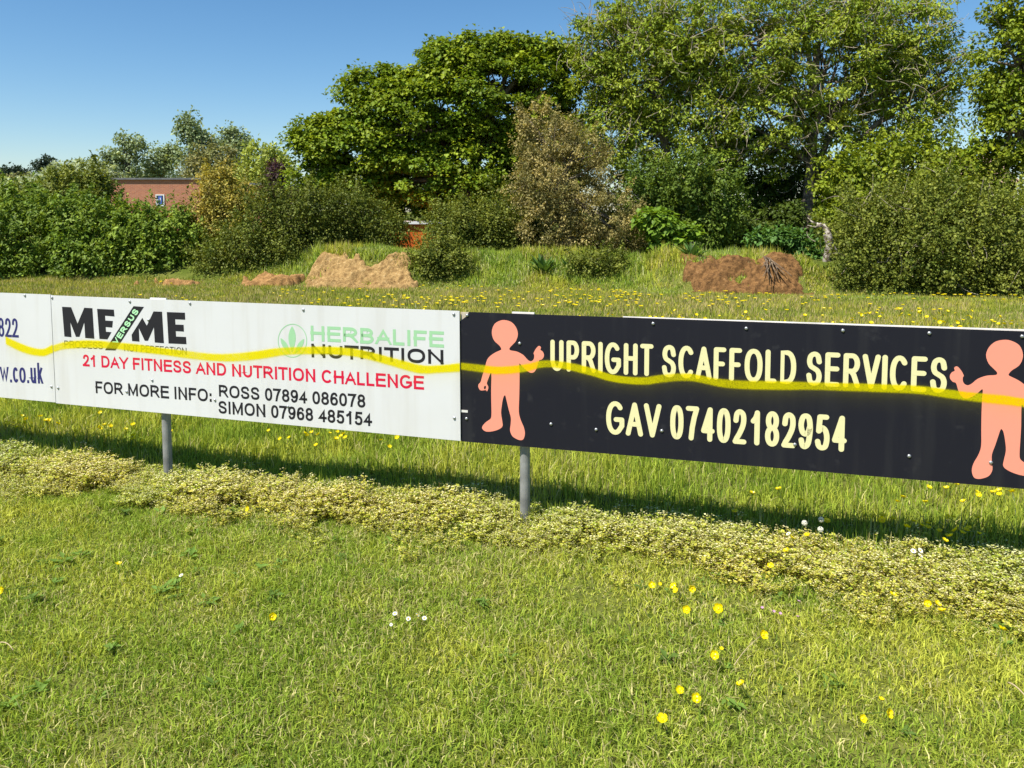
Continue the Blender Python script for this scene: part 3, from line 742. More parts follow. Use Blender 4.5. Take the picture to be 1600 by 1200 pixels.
def cress():
    rng = np.random.default_rng(7)
    acc = Acc()
    for k in range(5):
        T, TF, TC = cress_template(300 + k)
        T[:, 2] *= .74
        n = 1300
        x = rng.uniform(-4.3, 3.3, n)
        edge = .47 + .26 * (vnoise(x, x * 0, .6, 80) - .5) + .2 * (vnoise(x, x * 0, .2, 81) - .5)
        back = .03 + .08 * (vnoise(x, x * 0, .5, 83) - .5)
        u = rng.random(n) ** np.where(rng.random(n) < .12, .4, 1.0) * np.where(rng.random(n) < .12, 1.45, 1.0)
        y = board_line(x) + back - u * (edge + back)
        thin = rng.random(n) < np.clip((vnoise(x, y, .19, 82) - .12) * 2.6, .12, 1) * (1 - .6 * sstep(.6, 1, u))
        x, y, u = x[thin], y[thin], u[thin]; n = len(x)
        sc = (.45 + .95 * rng.random(n) ** 1.7) * (.85 + .3 * vnoise(x, y, .22, 85)) * (1.0 - .4 * sstep(.45, 1, u)) * (1 - .45 * np.exp(-((np.stack([x + 1.91, x - .05]) / .16) ** 2).min(0)) * (u < .7))
        cm = rng.uniform(.8, 1.2, (n, 1)) * np.stack([1 + .18 * (vnoise(x, y, .35, 84) - .4), np.ones(n), np.ones(n)], 1)
        acc.add(*[q for q in instance(T, TF, TC, np.stack([x, y, gz(x, y) - .005], 1), rng.random(n) * 6.28, rng.normal(size=(n, 2)) * .25, sc, cm)])
    V = np.concatenate(acc.V)
    tag(acc.build('flowering_cress', M_grass), 'band of yellow green cress with cream flowers along the posts', kind='stuff')
    # broad leaved weeds flat in the mown grass
    x, y = scatter_xy(rng, 1.8, 4.6, 26, .5)
    k = (y < board_line(x) - .3) & (rng.random(len(x)) < np.clip((vnoise(x, y, .5, 90) - .35) * 3, .05, 1)); x, y = x[k], y[k]
    P, A, Nn, L, C = [], [], [], [], []
    for i in range(len(x)):
        m = int(rng.integers(5, 12)); a = rng.random(m) * 6.28; sz = rng.uniform(.015, .05)
        P.append(np.tile([x[i], y[i], float(gz(x[i], y[i])) + .018], (m, 1)) + rng.normal(size=(m, 3)) * np.array([.01, .01, .004]))
        A.append(np.stack([np.cos(a), np.sin(a), rng.uniform(.1, .7, m)], 1)); Nn.append(np.tile([0, 0, 1.], (m, 1)) + rng.normal(size=(m, 3)) * .2)
        L.append(sz * rng.uniform(.7, 1.2, m)); C.append(np.array([.14, .23, .04]) * rng.uniform(.7, 1.4) * np.ones((m, 1)))
    tag(leaves('lawn_weeds', np.concatenate(P), np.concatenate(A), np.concatenate(Nn), np.concatenate(L), np.concatenate(L) * .42, np.concatenate(C), M_grass, None), 'small broad leaved weeds scattered in the mown grass', kind='stuff')
cress()

# ---------------------------------------------------------------- advertising boards
BH, BL = 0.61, 2.44
class Board:
    """a flat board: origin at its lower left front corner, u along it, v up it, w out of its face"""
    def __init__(s, O, yaw, slope):
        s.O = np.array(O, float)
        s.d = np.array([math.cos(yaw) * math.cos(slope), math.sin(yaw) * math.cos(slope), math.sin(slope)])
        up = np.array([0, 0, 1.]) - s.d * s.d[2]; s.up = up / np.linalg.norm(up)
        s.n = np.cross(s.d, s.up)
    def uv(s, px, py):
        o = np.array([0, 0, CAM_Z]); r = ray(px, py)
        t = np.dot(s.O - o, s.n) / np.dot(r, s.n)
        q = o + r * t - s.O
        return np.array([q @ s.d, q @ s.up])
    def w(s, uvs, h=0.0):
        uvs = np.asarray(uvs, float)
        return s.O + uvs[:, :1] * s.d + uvs[:, 1:2] * s.up + s.n * h
BW = Board((-2.566, 4.253, 0.3824), -0.3085, 0.0036)
BK = Board((-0.2385, 3.520, 0.3870), -0.2838, 0.0039)
_o = BW.w(np.array([[-2.444, 0.004]]))[0]
BN = Board(_o, -0.3085, 0.0036)

def extrude(B, poly, h0, h1):
    n = len(poly)
    V = np.concatenate([B.w(poly, h1), B.w(poly, h0)])
    side = np.array([(i, i + n, (i + 1) % n + n, (i + 1) % n) for i in range(n)])
    return V, [np.arange(n)[None], np.arange(2 * n - 1, n - 1, -1)[None], side]
def cat(pts, closed=False, k=6):
    """Catmull-Rom through points"""
    P = np.asarray(pts, float)
    if closed: Q = np.concatenate([P[-1:], P, P[:2]])
    else: Q = np.concatenate([2 * P[:1] - P[1:2], P, 2 * P[-1:] - P[-2:-1]])
    out = []
    t = np.linspace(0, 1, k, endpoint=False)[:, None]
    for i in range(1, len(Q) - 2):
        a, b, c, d = Q[i - 1], Q[i], Q[i + 1], Q[i + 2]
        out.append(.5 * (2 * b + (c - a) * t + (2 * a - 5 * b + 4 * c - d) * t * t + (3 * b - a - 3 * c + d) * t ** 3))
    out = np.concatenate(out)
    return out if closed else np.concatenate([out, Q[-2:-1]])
def arc(cx, cy, rx, ry, a0, a1, n=14, e=2.0):
    t = np.radians(np.linspace(a0, a1, n)); c, s_ = np.cos(t), np.sin(t)
    p = 2 / e
    return list(zip(cx + rx * np.sign(c) * np.abs(c) ** p, cy + ry * np.sign(s_) * np.abs(s_) ** p))
def ring(cx, cy, rx, ry, e=2.3): return ('o', arc(cx, cy, rx, ry, 0, 360, 41, e)[:-1])
C6 = [(.95, .79), (.80, .96), (.5, 1), (.17, .87), (0, .5), (.03, .24), (.18, .05), (.5, 0), (.83, .06), (1, .29), (.84, .52), (.52, .59), (.19, .51), (.03, .34)]
GL = {
 'A': [[(0, 0), (.5, 1), (1, 0)], [(.19, .33), (.81, .33)]],
 'B': [[(0, 0), (0, 1), (.5, 1)] + arc(.5, .765, .44, .235, 90, -90) + [(0, .53)], [(.5, .53)] + arc(.52, .265, .48, .265, 90, -90) + [(0, 0)]],
 'C': [arc(.52, .5, .52, .5, 42, 318, 26, 2.15)],
 'D': [('o', [(0, 0), (0, 1), (.4, 1)] + arc(.4, .5, .6, .5, 88, -88, 18, 2.2) + [(.4, 0)])],
 'E': [[(1, 1), (0, 1), (0, 0), (1, 0)], [(0, .53), (.93, .53)]],
 'F': [[(1, 1), (0, 1), (0, 0)], [(0, .5), (.85, .5)]],
 'G': [arc(.5, .5, .5, .5, 45, 312, 26, 2.15) + [(1, .24), (1, .45), (.56, .45)]],
 'H': [[(0, 0), (0, 1)], [(1, 0), (1, 1)], [(0, .53), (1, .53)]],
 'I': [[(.5, 0), (.5, 1)]],
 'L': [[(0, 1), (0, 0), (1, 0)]],
 'M': [[(0, 0), (0, 1)], [(0.02, 1), (.5, 0), (.98, 1)], [(1, 1), (1, 0)]],
 'N': [[(0, 0), (0, 1)], [(0.03, 1), (.97, 0)], [(1, 0), (1, 1)]],
 'O': [ring(.5, .5, .5, .5)],
 'P': [[(0, 0), (0, 1), (.55, 1)] + arc(.55, .73, .45, .27, 90, -90) + [(0, .46)]],
 'R': [[(0, 0), (0, 1), (.52, 1)] + arc(.52, .74, .44, .26, 90, -90) + [(0, .48)], [(.45, .48), (.68, .36), (1, 0)]],
 'S': [('c', [(.96, .74), (.82, .94), (.5, 1), (.16, .93), (.04, .75), (.17, .59), (.5, .51), (.84, .42), (.98, .25), (.85, .06), (.5, 0), (.14, .06), (0, .27)])],
 'T': [[(0, 1), (1, 1)], [(.5, 1), (.5, 0)]],
 'U': [[(0, 1), (0, .36)] + arc(.5, .36, .5, .36, 180, 360, 16) + [(1, 1)]],
 'V': [[(0, 1), (.5, 0), (1, 1)]],
 'Y': [[(0, 1), (.5, .43), (1, 1)], [(.5, .45), (.5, 0)]],
 '0': [ring(.5, .5, .5, .5)],
 '1': [[(.66, 0), (.66, 1)], [(.66, .97), (.45, .82), (.14, .72)]],
 '2': [('c', [(.05, .70), (.16, .92), (.5, 1), (.86, .92), (.95, .72), (.84, .52), (.5, .28), (.16, .10), (.03, 0)]), [(.0, 0), (1, 0)]],
 '4': [[(.74, 0), (.74, 1), (0, .28), (1, .28)]],
 '5': [[(.9, 1), (.2, 1), (.1, .54)], ('c', [(.1, .54), (.48, .65), (.85, .55), (1, .32), (.85, .06), (.45, 0), (.13, .06), (0, .2)])],
 '6': [('c', C6)],
 '7': [[(0, 1), (1, 1), (.72, .70), (.50, .36), (.38, 0)]],
 '8': [ring(.5, .765, .44, .235, 2.1), ring(.5, .265, .5, .265, 2.1)],
 '9': [('c', [(1 - x, 1 - y) for x, y in C6])],
 ':': [[(.5, 0), (.5, .02)], [(.5, .58), (.5, .60)]],
 '.': [[(.5, 0), (.5, .02)]],
 'a': [('c', [(.06, .52), (.22, .69), (.5, .73), (.82, .64), (.88, .42), (.88, .12), (1, 0)]), ('c', [(.88, .42), (.5, .38), (.12, .31), (.02, .16), (.2, .01), (.52, .03), (.86, .2)])],
 'w': [[(0, .73), (.26, 0), (.5, .73), (.74, 0), (1, .73)]],
 'c': [arc(.5, .365, .5, .365, 45, 315, 22)],
 'o': [ring(.5, .365, .5, .365)],
 'u': [[(0, .73), (0, .25)] + arc(.45, .25, .45, .25, 180, 330, 12) + [(1, .25)], [(1, .73), (1, 0)]],
 'k': [[(0, 0), (0, 1.02)], [(0, .26), (.9, .73)], [(.35, .44), (1, 0)]],
}
GW = dict(A=.667, B=.667, C=.722, D=.722, E=.667, F=.611, G=.778, H=.722, I=.278, L=.556, M=.833, N=.722, O=.778, P=.667, R=.722, S=.667, T=.611, U=.722, V=.667, Y=.667)
GW.update({c: .556 for c in '0124567890auo'}); GW.update({' ': .278, ':': .278, '.': .278, 'w': .722, 'c': .5, 'k': .5})
GW['9'] = GW['8'] = .556
BEAR = {c: .038 for c in '023456789'}; BEAR.update({'1': .06}); BEAR.update(dict(A=.01, V=.01, Y=.01, T=.03, w=.01, O=.045, C=.045, G=.045, S=.045, c=.03, o=.03, k=.055, P=.06, R=.055, E=.06, F=.06, L=.06, B=.06, D=.055))
def ribbon(P, h, closed, round_, box_):
    """outline quads of one pen stroke of half width h"""
    P = np.asarray(P, float)
    if not closed and not round_:
        a = unit(P[0] - P[1]); b = unit(P[-1] - P[-2]); ext = h * (1.35 if len(P) < 8 or (P[0] != P[-1]).all() and abs(P[1] - P[0]).min() < 1e-6 else .35)
        P = P.copy(); P[0] = P[0] + a * ext; P[-1] = P[-1] + b * ext
    n = len(P)
    if closed:
        d0 = unit(P - np.roll(P, 1, 0)); d1 = unit(np.roll(P, -1, 0) - P)
    else:
        sg = unit(P[1:] - P[:-1]); d0 = np.concatenate([sg[:1], sg]); d1 = np.concatenate([sg, sg[-1:]])
    n0 = np.stack([-d0[:, 1], d0[:, 0]], 1); n1 = np.stack([-d1[:, 1], d1[:, 0]], 1)
    m = unit(n0 + n1); k = np.minimum(1 / np.maximum((m * n0).sum(1), .05), 1.05 if round_ else 3.2)
    Lp, Rp = P + m * (h * k)[:, None], P - m * (h * k)[:, None]
    V = np.stack([Lp, Rp], 1).reshape(-1, 2)
    if box_ is not None: V[:, 1] = np.clip(V[:, 1], box_[0], box_[1]); 
    i = np.arange(n if closed else n - 1); j = (i + 1) % n
    Fq = np.stack([2 * i, 2 * i + 1, 2 * j + 1, 2 * j], 1)
    return V, Fq
def disk(c, h, n=14):
    t = np.arange(n) * 2 * math.pi / n
    return np.stack([c[0] + h * np.cos(t), c[1] + h * np.sin(t)], 1), np.arange(n)[None]
def lettering(B, text, pL, pR, cap_px, t, mat, parent, name='lettering', round_=False, base=.0006, upv=None, track=.0):
    """text set between two baseline points (pixels seen on the board, turned into board coordinates)"""
    a, b = B.uv(*pL), B.uv(*pR)
    if upv is None:
        cap = np.linalg.norm(B.uv(*pL) - B.uv(pL[0], pL[1] - cap_px)); vy = np.array([0, 1.])
    else:
        q = B.uv(*upv) - a; vy = unit(q); cap = np.linalg.norm(q)
    vx = unit(b - a); W = np.linalg.norm(b - a); h = t * cap / 2
    adv = [GW[c] + track for c in text]
    lead = BEAR.get(text[0], .07); tail = BEAR.get(text[-1], .07) + track
    sc = W / (sum(adv) - lead - tail)
    x = -lead * sc
    words, ac = [], Acc()
    for c, ad in zip(text, adv):
        if c == ' ' and ac.V: words.append(ac); ac = Acc()
        bear = BEAR.get(c, .07)
        if c in GL:
            x0, x1 = x + bear * sc + h, x + (ad - track - bear) * sc - h
            if c in 'I:.': x0 = x1 = (x0 + x1) / 2
            k = 0
            ys = [p[1] for g in GL[c] for p in (g[1] if isinstance(g, tuple) else g)]
            bx = (h + min(ys) * (cap - 2 * h) - h, h + max(ys) * (cap - 2 * h) + h)
            for g in GL[c]:
                closed = False
                if isinstance(g, tuple):
                    closed = g[0] == 'o'; pts = np.array(g[1]) if closed else cat(g[1])
                else: pts = np.array(g, float)
                Q = np.stack([x0 + pts[:, 0] * (x1 - x0) if x1 > x0 else np.full(len(pts), x0), h + pts[:, 1] * (cap - 2 * h)], 1)
                pieces = [ribbon(Q, h, closed, round_, None if round_ else bx)] if closed or not round_ else []
                if round_ and not closed:
                    dd = unit(np.diff(Q, axis=0)); sharp = [0, len(Q) - 1] + [i + 1 for i in range(len(dd) - 1) if dd[i] @ dd[i + 1] < .8]
                    cutp = sorted(sharp)
                    pieces += [ribbon(Q[a_:b_ + 1], h, False, True, None) for a_, b_ in zip(cutp, cutp[1:])] + [disk(Q[i], h) for i in sharp]
                for V2, Fq in pieces:
                    uv = a + V2[:, :1] * vx + V2[:, 1:2] * vy
                    ac.add(B.w(uv, base + k * .00004), Fq); k += 1
        x += ad * sc
    for q in words + [ac]: q.build(name, mat, parent)
def polys(B, name, plist, mat, parent, h=.0006, label=None):
    ac = Acc()
    for i, p in enumerate(plist):
        p = np.asarray(p)
        ar = (p[:, 0] * np.roll(p[:, 1], -1) - p[:, 1] * np.roll(p[:, 0], -1)).sum()
        if ar < 0: p = p[::-1]
        ac.add(B.w(p, h + i * .00004), np.arange(len(p))[None])
    o = ac.build(name, mat, parent)
    if label: o['label'] = label
    return o
def px2(B, pts, ox, oy, sc): return np.array([B.uv(ox + x / sc, oy + y / sc) for x, y in pts])

def vinyl(name, c, rough=.35): return simple(name, c, .65, spec=.2)
M_panelw = simple('white_panel', (.62, .62, .617), .7, spec=.15, noise=(2.2, (.585, .582, .57), .45, .75))
M_panelk = simple('black_panel', (.0105, .0105, .0165), .6, spec=.2, noise=(17, (.03, .03, .034), .62, .82))
def grime(m, c, lo, hi):
    n = m.node_tree; L = n.links; p = n.nodes['Principled BSDF']
    src = p.inputs['Base Color'].links[0].from_socket
    tc = n.nodes.new('ShaderNodeTexCoord'); mp = n.nodes.new('ShaderNodeMapping'); mp.inputs['Scale'].default_value = (14, 14, 1.1)
    t = n.nodes.new('ShaderNodeTexNoise'); t.inputs['Scale'].default_value = 1.0; t.inputs['Detail'].default_value = 7
    L.new(tc.outputs['Object'], mp.inputs[0]); L.new(mp.outputs[0], t.inputs['Vector'])
    r = n.nodes.new('ShaderNodeMapRange'); r.inputs[1].default_value, r.inputs[2].default_value, r.inputs[3].default_value, r.inputs[4].default_value = lo, hi, 0, .55
    L.new(t.outputs['Fac'], r.inputs[0])
    mx = n.nodes.new('ShaderNodeMix'); mx.data_type = 'RGBA'; mx.inputs[7].default_value = (*c, 1)
    L.new(r.outputs[0], mx.inputs[0]); L.new(src, mx.inputs[6]); L.new(mx.outputs[2], p.inputs['Base Color'])
grime(M_panelw, (.50, .48, .43), .50, .78)
grime(M_panelk, (.030, .030, .032), .52, .8)
M_ply = simple('weathered_ply', (.36, .27, .17), .85, noise=(20, (.58, .53, .44), .4, .65))
M_rail = simple('pale_rail', (.68, .66, .62), .6, noise=(6, (.5, .48, .44), .5, .75))
M_ink = vinyl('black_ink', (.018, .017, .02))
M_inkthin = vinyl('grey_ink', (.03, .028, .026))
M_navy = vinyl('navy_ink', (.028, .030, .135))
M_red = vinyl('crimson_ink', (.60, .008, .045))
M_green = vinyl('pale_green_ink', (.31, .55, .31))
M_mint = vinyl('mint_ink', (.42, .75, .42))
M_cream = vinyl('cream_ink', (.72, .67, .36))
M_salmon = vinyl('salmon_ink', (.84, .29, .20))
M_steel = simple('galvanised_steel', (.17, .17, .165), .65, metal=.2, noise=(12, (.32, .32, .31), .35, .7))
M_screw = simple('screw_head', (.42, .43, .44), .35, metal=.7)
def spraymat():
    m, n, p, L = newmat('yellow_spray')
    p.inputs['Base Color'].default_value = (.90, .80, .0, 1); p.inputs['Roughness'].default_value = .55; p.inputs['Specular IOR Level'].default_value = .25
    a = n.nodes.new('ShaderNodeAttribute'); a.attribute_name = 'alpha'
    tc = n.nodes.new('ShaderNodeTexCoord'); t = n.nodes.new('ShaderNodeTexNoise'); t.inputs['Scale'].default_value = 210; t.inputs['Detail'].default_value = 5
    L.new(tc.outputs['Object'], t.inputs['Vector'])
    r = n.nodes.new('ShaderNodeMapRange'); r.inputs[1].default_value, r.inputs[2].default_value, r.inputs[3].default_value, r.inputs[4].default_value = .3, .7, .62, 1.22
    L.new(t.outputs['Fac'], r.inputs[0])
    mu = n.nodes.new('ShaderNodeMath'); mu.operation = 'MULTIPLY'; mu.use_clamp = True
    L.new(a.outputs['Fac'], mu.inputs[0]); L.new(r.outputs[0], mu.inputs[1])
    tr = n.nodes.new('ShaderNodeBsdfTransparent'); mx = n.nodes.new('ShaderNodeMixShader')
    ty = n.nodes.new('ShaderNodeBsdfTransparent'); ty.inputs[0].default_value = (1.0, .88, .01, 1)     # thin glaze: lettering shows through
    body = n.nodes.new('ShaderNodeMixShader'); body.inputs[0].default_value = .5
    L.new(ty.outputs[0], body.inputs[1]); L.new(p.outputs[0], body.inputs[2])
    L.new(mu.outputs[0], mx.inputs[0]); L.new(tr.outputs[0], mx.inputs[1]); L.new(body.outputs[0], mx.inputs[2])
    L.new(mx.outputs[0], n.nodes['Material Output'].inputs['Surface'])
    return m
M_spray = spraymat()
SS = np.array([2.2, 1.6, 1.3, 1.1, .9, .7, .4, 0, -.4, -.7, -.9, -1.1, -1.35, -1.7, -2.3, -3.2, -4.6, -7])
def spray(B, pts, w_px, core, tail, parent, u0, u1, fade=None):
    P = cat([B.uv(*p) for p in pts], k=8)
    k = (P[:, 0] > u0) & (P[:, 0] < u1)
    P = P[k]
    if P[0, 0] - u0 < .06 and fade != 'start': P = np.concatenate([[[u0, P[0, 1]]], P])
    if u1 - P[-1, 0] < .06: P = np.concatenate([P, [[u1, P[-1, 1]]]])
    wid = np.linalg.norm(B.uv(pts[len(pts) // 2][0], pts[len(pts) // 2][1]) - B.uv(pts[len(pts) // 2][0], pts[len(pts) // 2][1] + w_px))
    s = np.linspace(0, 1, len(P))
    wv = wid * (.88 + .3 * vnoise(P[:, 0], P[:, 0] * 0, .16, 33))
    UV = P[:, None] + np.array([0, 1.])[None, None] * (wv[:, None] * SS[None])[..., None]
    q = np.abs(SS)
    al = core * (1 - sstep(.72, 1.28, q))
    tl = np.where(SS < 0, tail * np.exp(-np.maximum(q - .8, 0) / 1.5) * (1 - sstep(4.5, 7, q)), tail * .45 * (1 - sstep(.8, 2.2, q)))
    al = np.maximum(al, 0) + tl * (1 - al)
    A = np.broadcast_to(al, (len(P), len(SS))).copy()
    A *= (.78 + .40 * vnoise(P[:, 0], P[:, 0] * 0, .09, 35))[:, None]
    if fade == 'start': A *= sstep(0, .06, s)[:, None]
    n, m = len(P), len(SS)
    i = np.arange(n - 1)[:, None] * m; j = np.arange(m - 1)[None]
    Fq = np.stack([i + j, i + j + 1, i + m + j + 1, i + m + j], -1).reshape(-1, 4)
    mesh('spray_paint', B.w(UV.reshape(-1, 2), .0013), Fq, M_spray, parent, attr={'alpha': A.ravel()})
def screw_mesh():
    ac = Acc(); k = 12
    a = np.arange(k) * 2 * math.pi / k
    prof = [(.0075, 0), (.0075, .0012), (.0066, .0034), (.0045, .0052), (.002, .0060)]
    V = np.concatenate([np.stack([r * np.cos(a), r * np.sin(a), np.full(k, z)], 1) for r, z in prof] + [np.array([[0, 0, .0062]])])
    i = np.arange(len(prof) - 1)[:, None] * k; j = np.arange(k)[None]
    Fq = np.stack([i + j, i + (j + 1) % k, i + k + (j + 1) % k, i + k + j], -1).reshape(-1, 4)
    t = (len(prof) - 1) * k
    F3 = np.array([(t + q, t + (q + 1) % k, len(V) - 1) for q in range(k)])
    me = bpy.data.meshes.new('screw'); me.from_pydata(V.tolist(), [], Fq.tolist() + F3.tolist()); me.materials.append(M_screw)
    me.polygons.foreach_set('use_smooth', np.ones(len(me.polygons), bool))
    return me
ME_screw = screw_mesh()
def screws(B, pts, root):
    from mathutils import Matrix
    rot = Matrix((tuple(B.d), tuple(B.up), tuple(B.n))).transposed().to_euler()
    for p in pts:
        o = bpy.data.objects.new('screw', ME_screw)
        put(o, root); o.location = Vector(B.w(np.array([B.uv(*p)]), .0003)[0]) - root.location; o.rotation_euler = rot
def rect(u0, u1, v0, v1): return np.array([(u0, v0), (u1, v0), (u1, v1), (u0, v1)])
def board(B, label, panel, matp, length, rail):
    O = B.w(np.array([[length / 2, 0.0]]))[0]; O[2] = float(gz(O[0], O[1]))
    r = thing('advertising_board', label, 'sign', O, 'advertising boards round the pitch')
    V, Fs = extrude(B, panel, -.004, 0)
    mesh('panel', V, Fs, matp, r)
    V, Fs = extrude(B, rail, -.017, -.0045)
    mesh('backing_board', V, Fs, M_ply if matp is M_panelk else M_rail, r)
    return r
# the board at the left edge
rn = board(BN, 'white board at the left edge with navy phone number and web address', rect(0, BL, 0, BH), M_panelw, BL, rect(.003, BL - .003, .003, BH - .004))
lettering(BN, '822', (-2, 526), (29, 527.5), 29.5, .13, M_navy, rn)
lettering(BN, 'aw.co.uk', (-9, 596.5), (67.5, 599.5), 31, .13, M_navy, rn)
spray(BN, [(8, 531), (16, 535), (32, 542.5), (50, 548.5), (68, 550.5), (82, 545), (100, 540)], 5.7, 1.0, .14, rn, 0, BL, 'start')
screws(BN, [(39, 461.5), (80.5, 604)], rn)
# the white fitness board
UW = float(BW.uv(719, 590)[0]) - .001
rw = board(BW, 'white fitness and nutrition challenge board with crimson and black lettering', rect(0, UW, 0, BH), M_panelw, UW, rect(.003, UW - .003, .003, BH - .004))
c1 = lambda pts: px2(BW, pts, 0, 440, 4.0)
c2 = lambda pts: px2(BW, pts, 380, 460, 4.0)
polys(BW, 'logo', [c1([(388, 157), (445, 160), (485, 262), (527, 163), (578, 166), (590, 357), (533, 352), (527, 255), (497, 345), (475, 345), (440, 255), (447, 347), (403, 343)]),
                   c1([(607, 170), (712, 175), (716, 218), (657, 213), (659, 243), (706, 246), (702, 287), (661, 284), (663, 313), (697, 316), (672, 361), (622, 358)]),
                   c1([(835, 153), (900, 158), (722, 430), (657, 428)]),
                   c1([(890, 226), (918, 275), (960, 186), (1013, 188), (1025, 385), (968, 380), (962, 285), (925, 370), (905, 369), (868, 290), (872, 375), (826, 371), (823, 332)]),
                   c1([(1043, 190), (1156, 194), (1158, 238), (1095, 235), (1097, 268), (1148, 270), (1150, 312), (1099, 309), (1101, 343), (1163, 346), (1166, 391), (1054, 386)])],
      M_ink, rw, label='heavy black block letter logo with a slanted bar')
bl, br, tu = (732 / 4, 440 + 397 / 4), (870 / 4, 440 + 186 / 4), ((732 - 30) / 4, 440 + (397 - 20) / 4)
lettering(BW, 'VERSUS', bl, br, 0, .24, M_mint, rw, base=.0010, upv=tu, track=.05)
lettering(BW, 'PROGESS', (101, 543.0), (161, 545.7), 11, .115, M_inkthin, rw)
lettering(BW, 'NOT PERFECTION', (194.5, 548.5), (291.7, 554.7), 11, .115, M_inkthin, rw)
lettering(BW, '21 DAY FITNESS AND NUTRITION CHALLENGE', (130, 572), (662, 609), 18.3, .185, M_red, rw)
lettering(BW, 'FOR MORE INFO:', (150, 614.3), (331, 628), 18.8, .18, M_ink, rw)
lettering(BW, 'ROSS 07894 086078', (342.5, 620.5), (571, 637.3), 19.4, .18, M_ink, rw)
lettering(BW, 'SIMON 07968 485154', (341.7, 645.7), (581, 666), 19.6, .18, M_ink, rw)
lettering(BW, 'HERBALIFE', (486, 532.5), (693, 543.2), 23.8, .20, M_green, rw)
lettering(BW, 'NUTRITION', (487, 558.3), (693, 569.6), 21.5, .215, M_ink, rw)
def lens(x0, y0, x1, y1, wd):
    a, b = np.array([x0, y0], float), np.array([x1, y1], float); t = np.linspace(0, 1, 14)[:, None]
    nrm = np.array([-(b - a)[1], (b - a)[0]]) / np.linalg.norm(b - a)
    p = a + (b - a) * t; o = nrm * wd / 2 * np.sin(math.pi * t ** .85)
    return np.concatenate([p + o, (p - o)[1:-1][::-1]])
polys(BW, 'emblem', [c2(lens(306, 198, 306, 362, 46)), c2(lens(234, 272, 293, 372, 30)), c2(lens(381, 277, 322, 372, 30))], M_green, rw, label='pale green emblem of three leaves in a ring')
V2, Fq = ribbon(c2(arc(308, 289, 89, 103, 0, 360, 61)[:-1]), .0022, True, False, None)
mesh('emblem_ring', BW.w(V2, .0006), Fq, M_green, rw)
spray(BW, [(60, 549), (82, 545), (100, 540), (130, 537.5), (165, 538.5), (200, 542), (240, 547), (290, 553.5), (325, 557.5), (360, 558.5), (400, 555), (442, 549), (480, 547.5), (517, 547.5), (555, 551), (592, 559.5), (630, 570), (660, 577), (692, 576), (717, 574), (735, 573)], 5.7, 1.0, .14, rw, 0, UW)
screws(BW, [(81.5, 465), (203, 471), (297, 474), (474, 484), (709, 491), (232, 500), (238, 594), (198, 612), (336, 625), (91, 606), (710, 653), (450, 635)], rw)
# the black scaffold board, its upper left corner broken off
UK = float(BL)
rk = board(BK, 'black scaffold services board with cream lettering and two salmon figures', np.array([(0, 0), (UK, 0), (UK, BH), (.043, BH), (.036, BH - .017), (.024, BH - .026), (.004, BH - .041), (0, BH - .043)]),
           M_panelk, UK, rect(.002, UK - .003, .003, BH - .003))
c3 = lambda pts: px2(BK, pts, 700, 460, 4.0)
FIG = [(352, 160), (395, 172), (425, 205), (437, 248), (425, 290), (403, 315), (385, 335), (390, 349), (430, 357), (470, 378), (497, 407), (515, 418), (530, 412), (538, 398), (539, 378), (535, 368), (546, 345),
       (561, 326), (572, 322), (581, 331), (578, 347), (590, 355), (599, 372), (598, 391), (585, 407), (570, 412), (561, 440), (550, 470), (535, 487), (515, 489), (490, 475), (465, 450), (446, 432), (447, 480), (447, 560),
       (445, 650), (443, 735), (455, 785), (474, 830), (481, 870), (472, 903), (455, 911), (430, 904), (402, 885), (388, 850), (392, 810), (393, 770), (380, 720), (367, 665), (359, 634), (353, 632), (345, 648),
       (337, 690), (332, 740), (339, 790), (341, 823), (320, 842), (280, 855), (240, 857), (216, 842), (216, 822), (240, 796), (267, 776), (272, 745), (271, 680), (270, 600), (271, 490), (252, 528), (243, 556),
       (252, 576), (250, 594), (243, 606), (236, 598), (205, 600), (191, 582), (191, 562), (204, 547), (216, 505), (233, 450), (241, 418), (256, 392), (290, 366), (328, 348), (333, 339), (320, 318), (290, 290),
       (276, 255), (276, 220), (291, 185), (320, 166)]
fl = cat(c3(FIG), True, 3)
ul = BK.uv(789, 522)[0]; ur = BK.uv(1569, 556)[0]
fr = fl.copy(); fr[:, 0] = ur - (fl[:, 0] - ul)
fr[:, 1] += -.004
fr = fr[fr[:, 0] < UK - .004] if (fr[:, 0] > UK - .004).any() else fr
polys(BK, 'printed_figure', [fl], M_salmon, rk, label='salmon plain figure raising its thumb on the right side')
polys(BK, 'printed_figure', [fr], M_salmon, rk, label='mirrored salmon plain figure raising its thumb on the left side')
polys(BK, 'thumb_notch', [cat(c3([(232, 570), (238, 576), (234, 592), (226, 590), (225, 578)]), True, 3)], M_ink, rk, h=.0008)
lettering(BK, 'UPRIGHT SCAFFOLD SERVICES', (860, 579), (1479, 614.5), 48.5, .142, M_cream, rk, round_=True)
lettering(BK, 'GAV 07402182954', (947, 678), (1322.5, 706.5), 52, .142, M_cream, rk, round_=True)
spray(BK, [(700, 571), (720, 572), (750, 575.5), (775, 578.5), (800, 577.5), (825, 574), (842, 569.5), (862, 568.5), (890, 572.5), (925, 581), (950, 589), (975, 593.5), (1007, 595), (1030, 592), (1056, 589.5), (1079, 589.5), (1097, 592.5), (1124, 598),
           (1157, 601), (1202, 602), (1270, 603), (1300, 604), (1337, 605), (1367, 606), (1435, 609), (1480, 615), (1525, 620.5), (1570, 625), (1600, 629), (1640, 632), (1680, 634)], 5.7, 1.0, .11, rk, 0, UK)
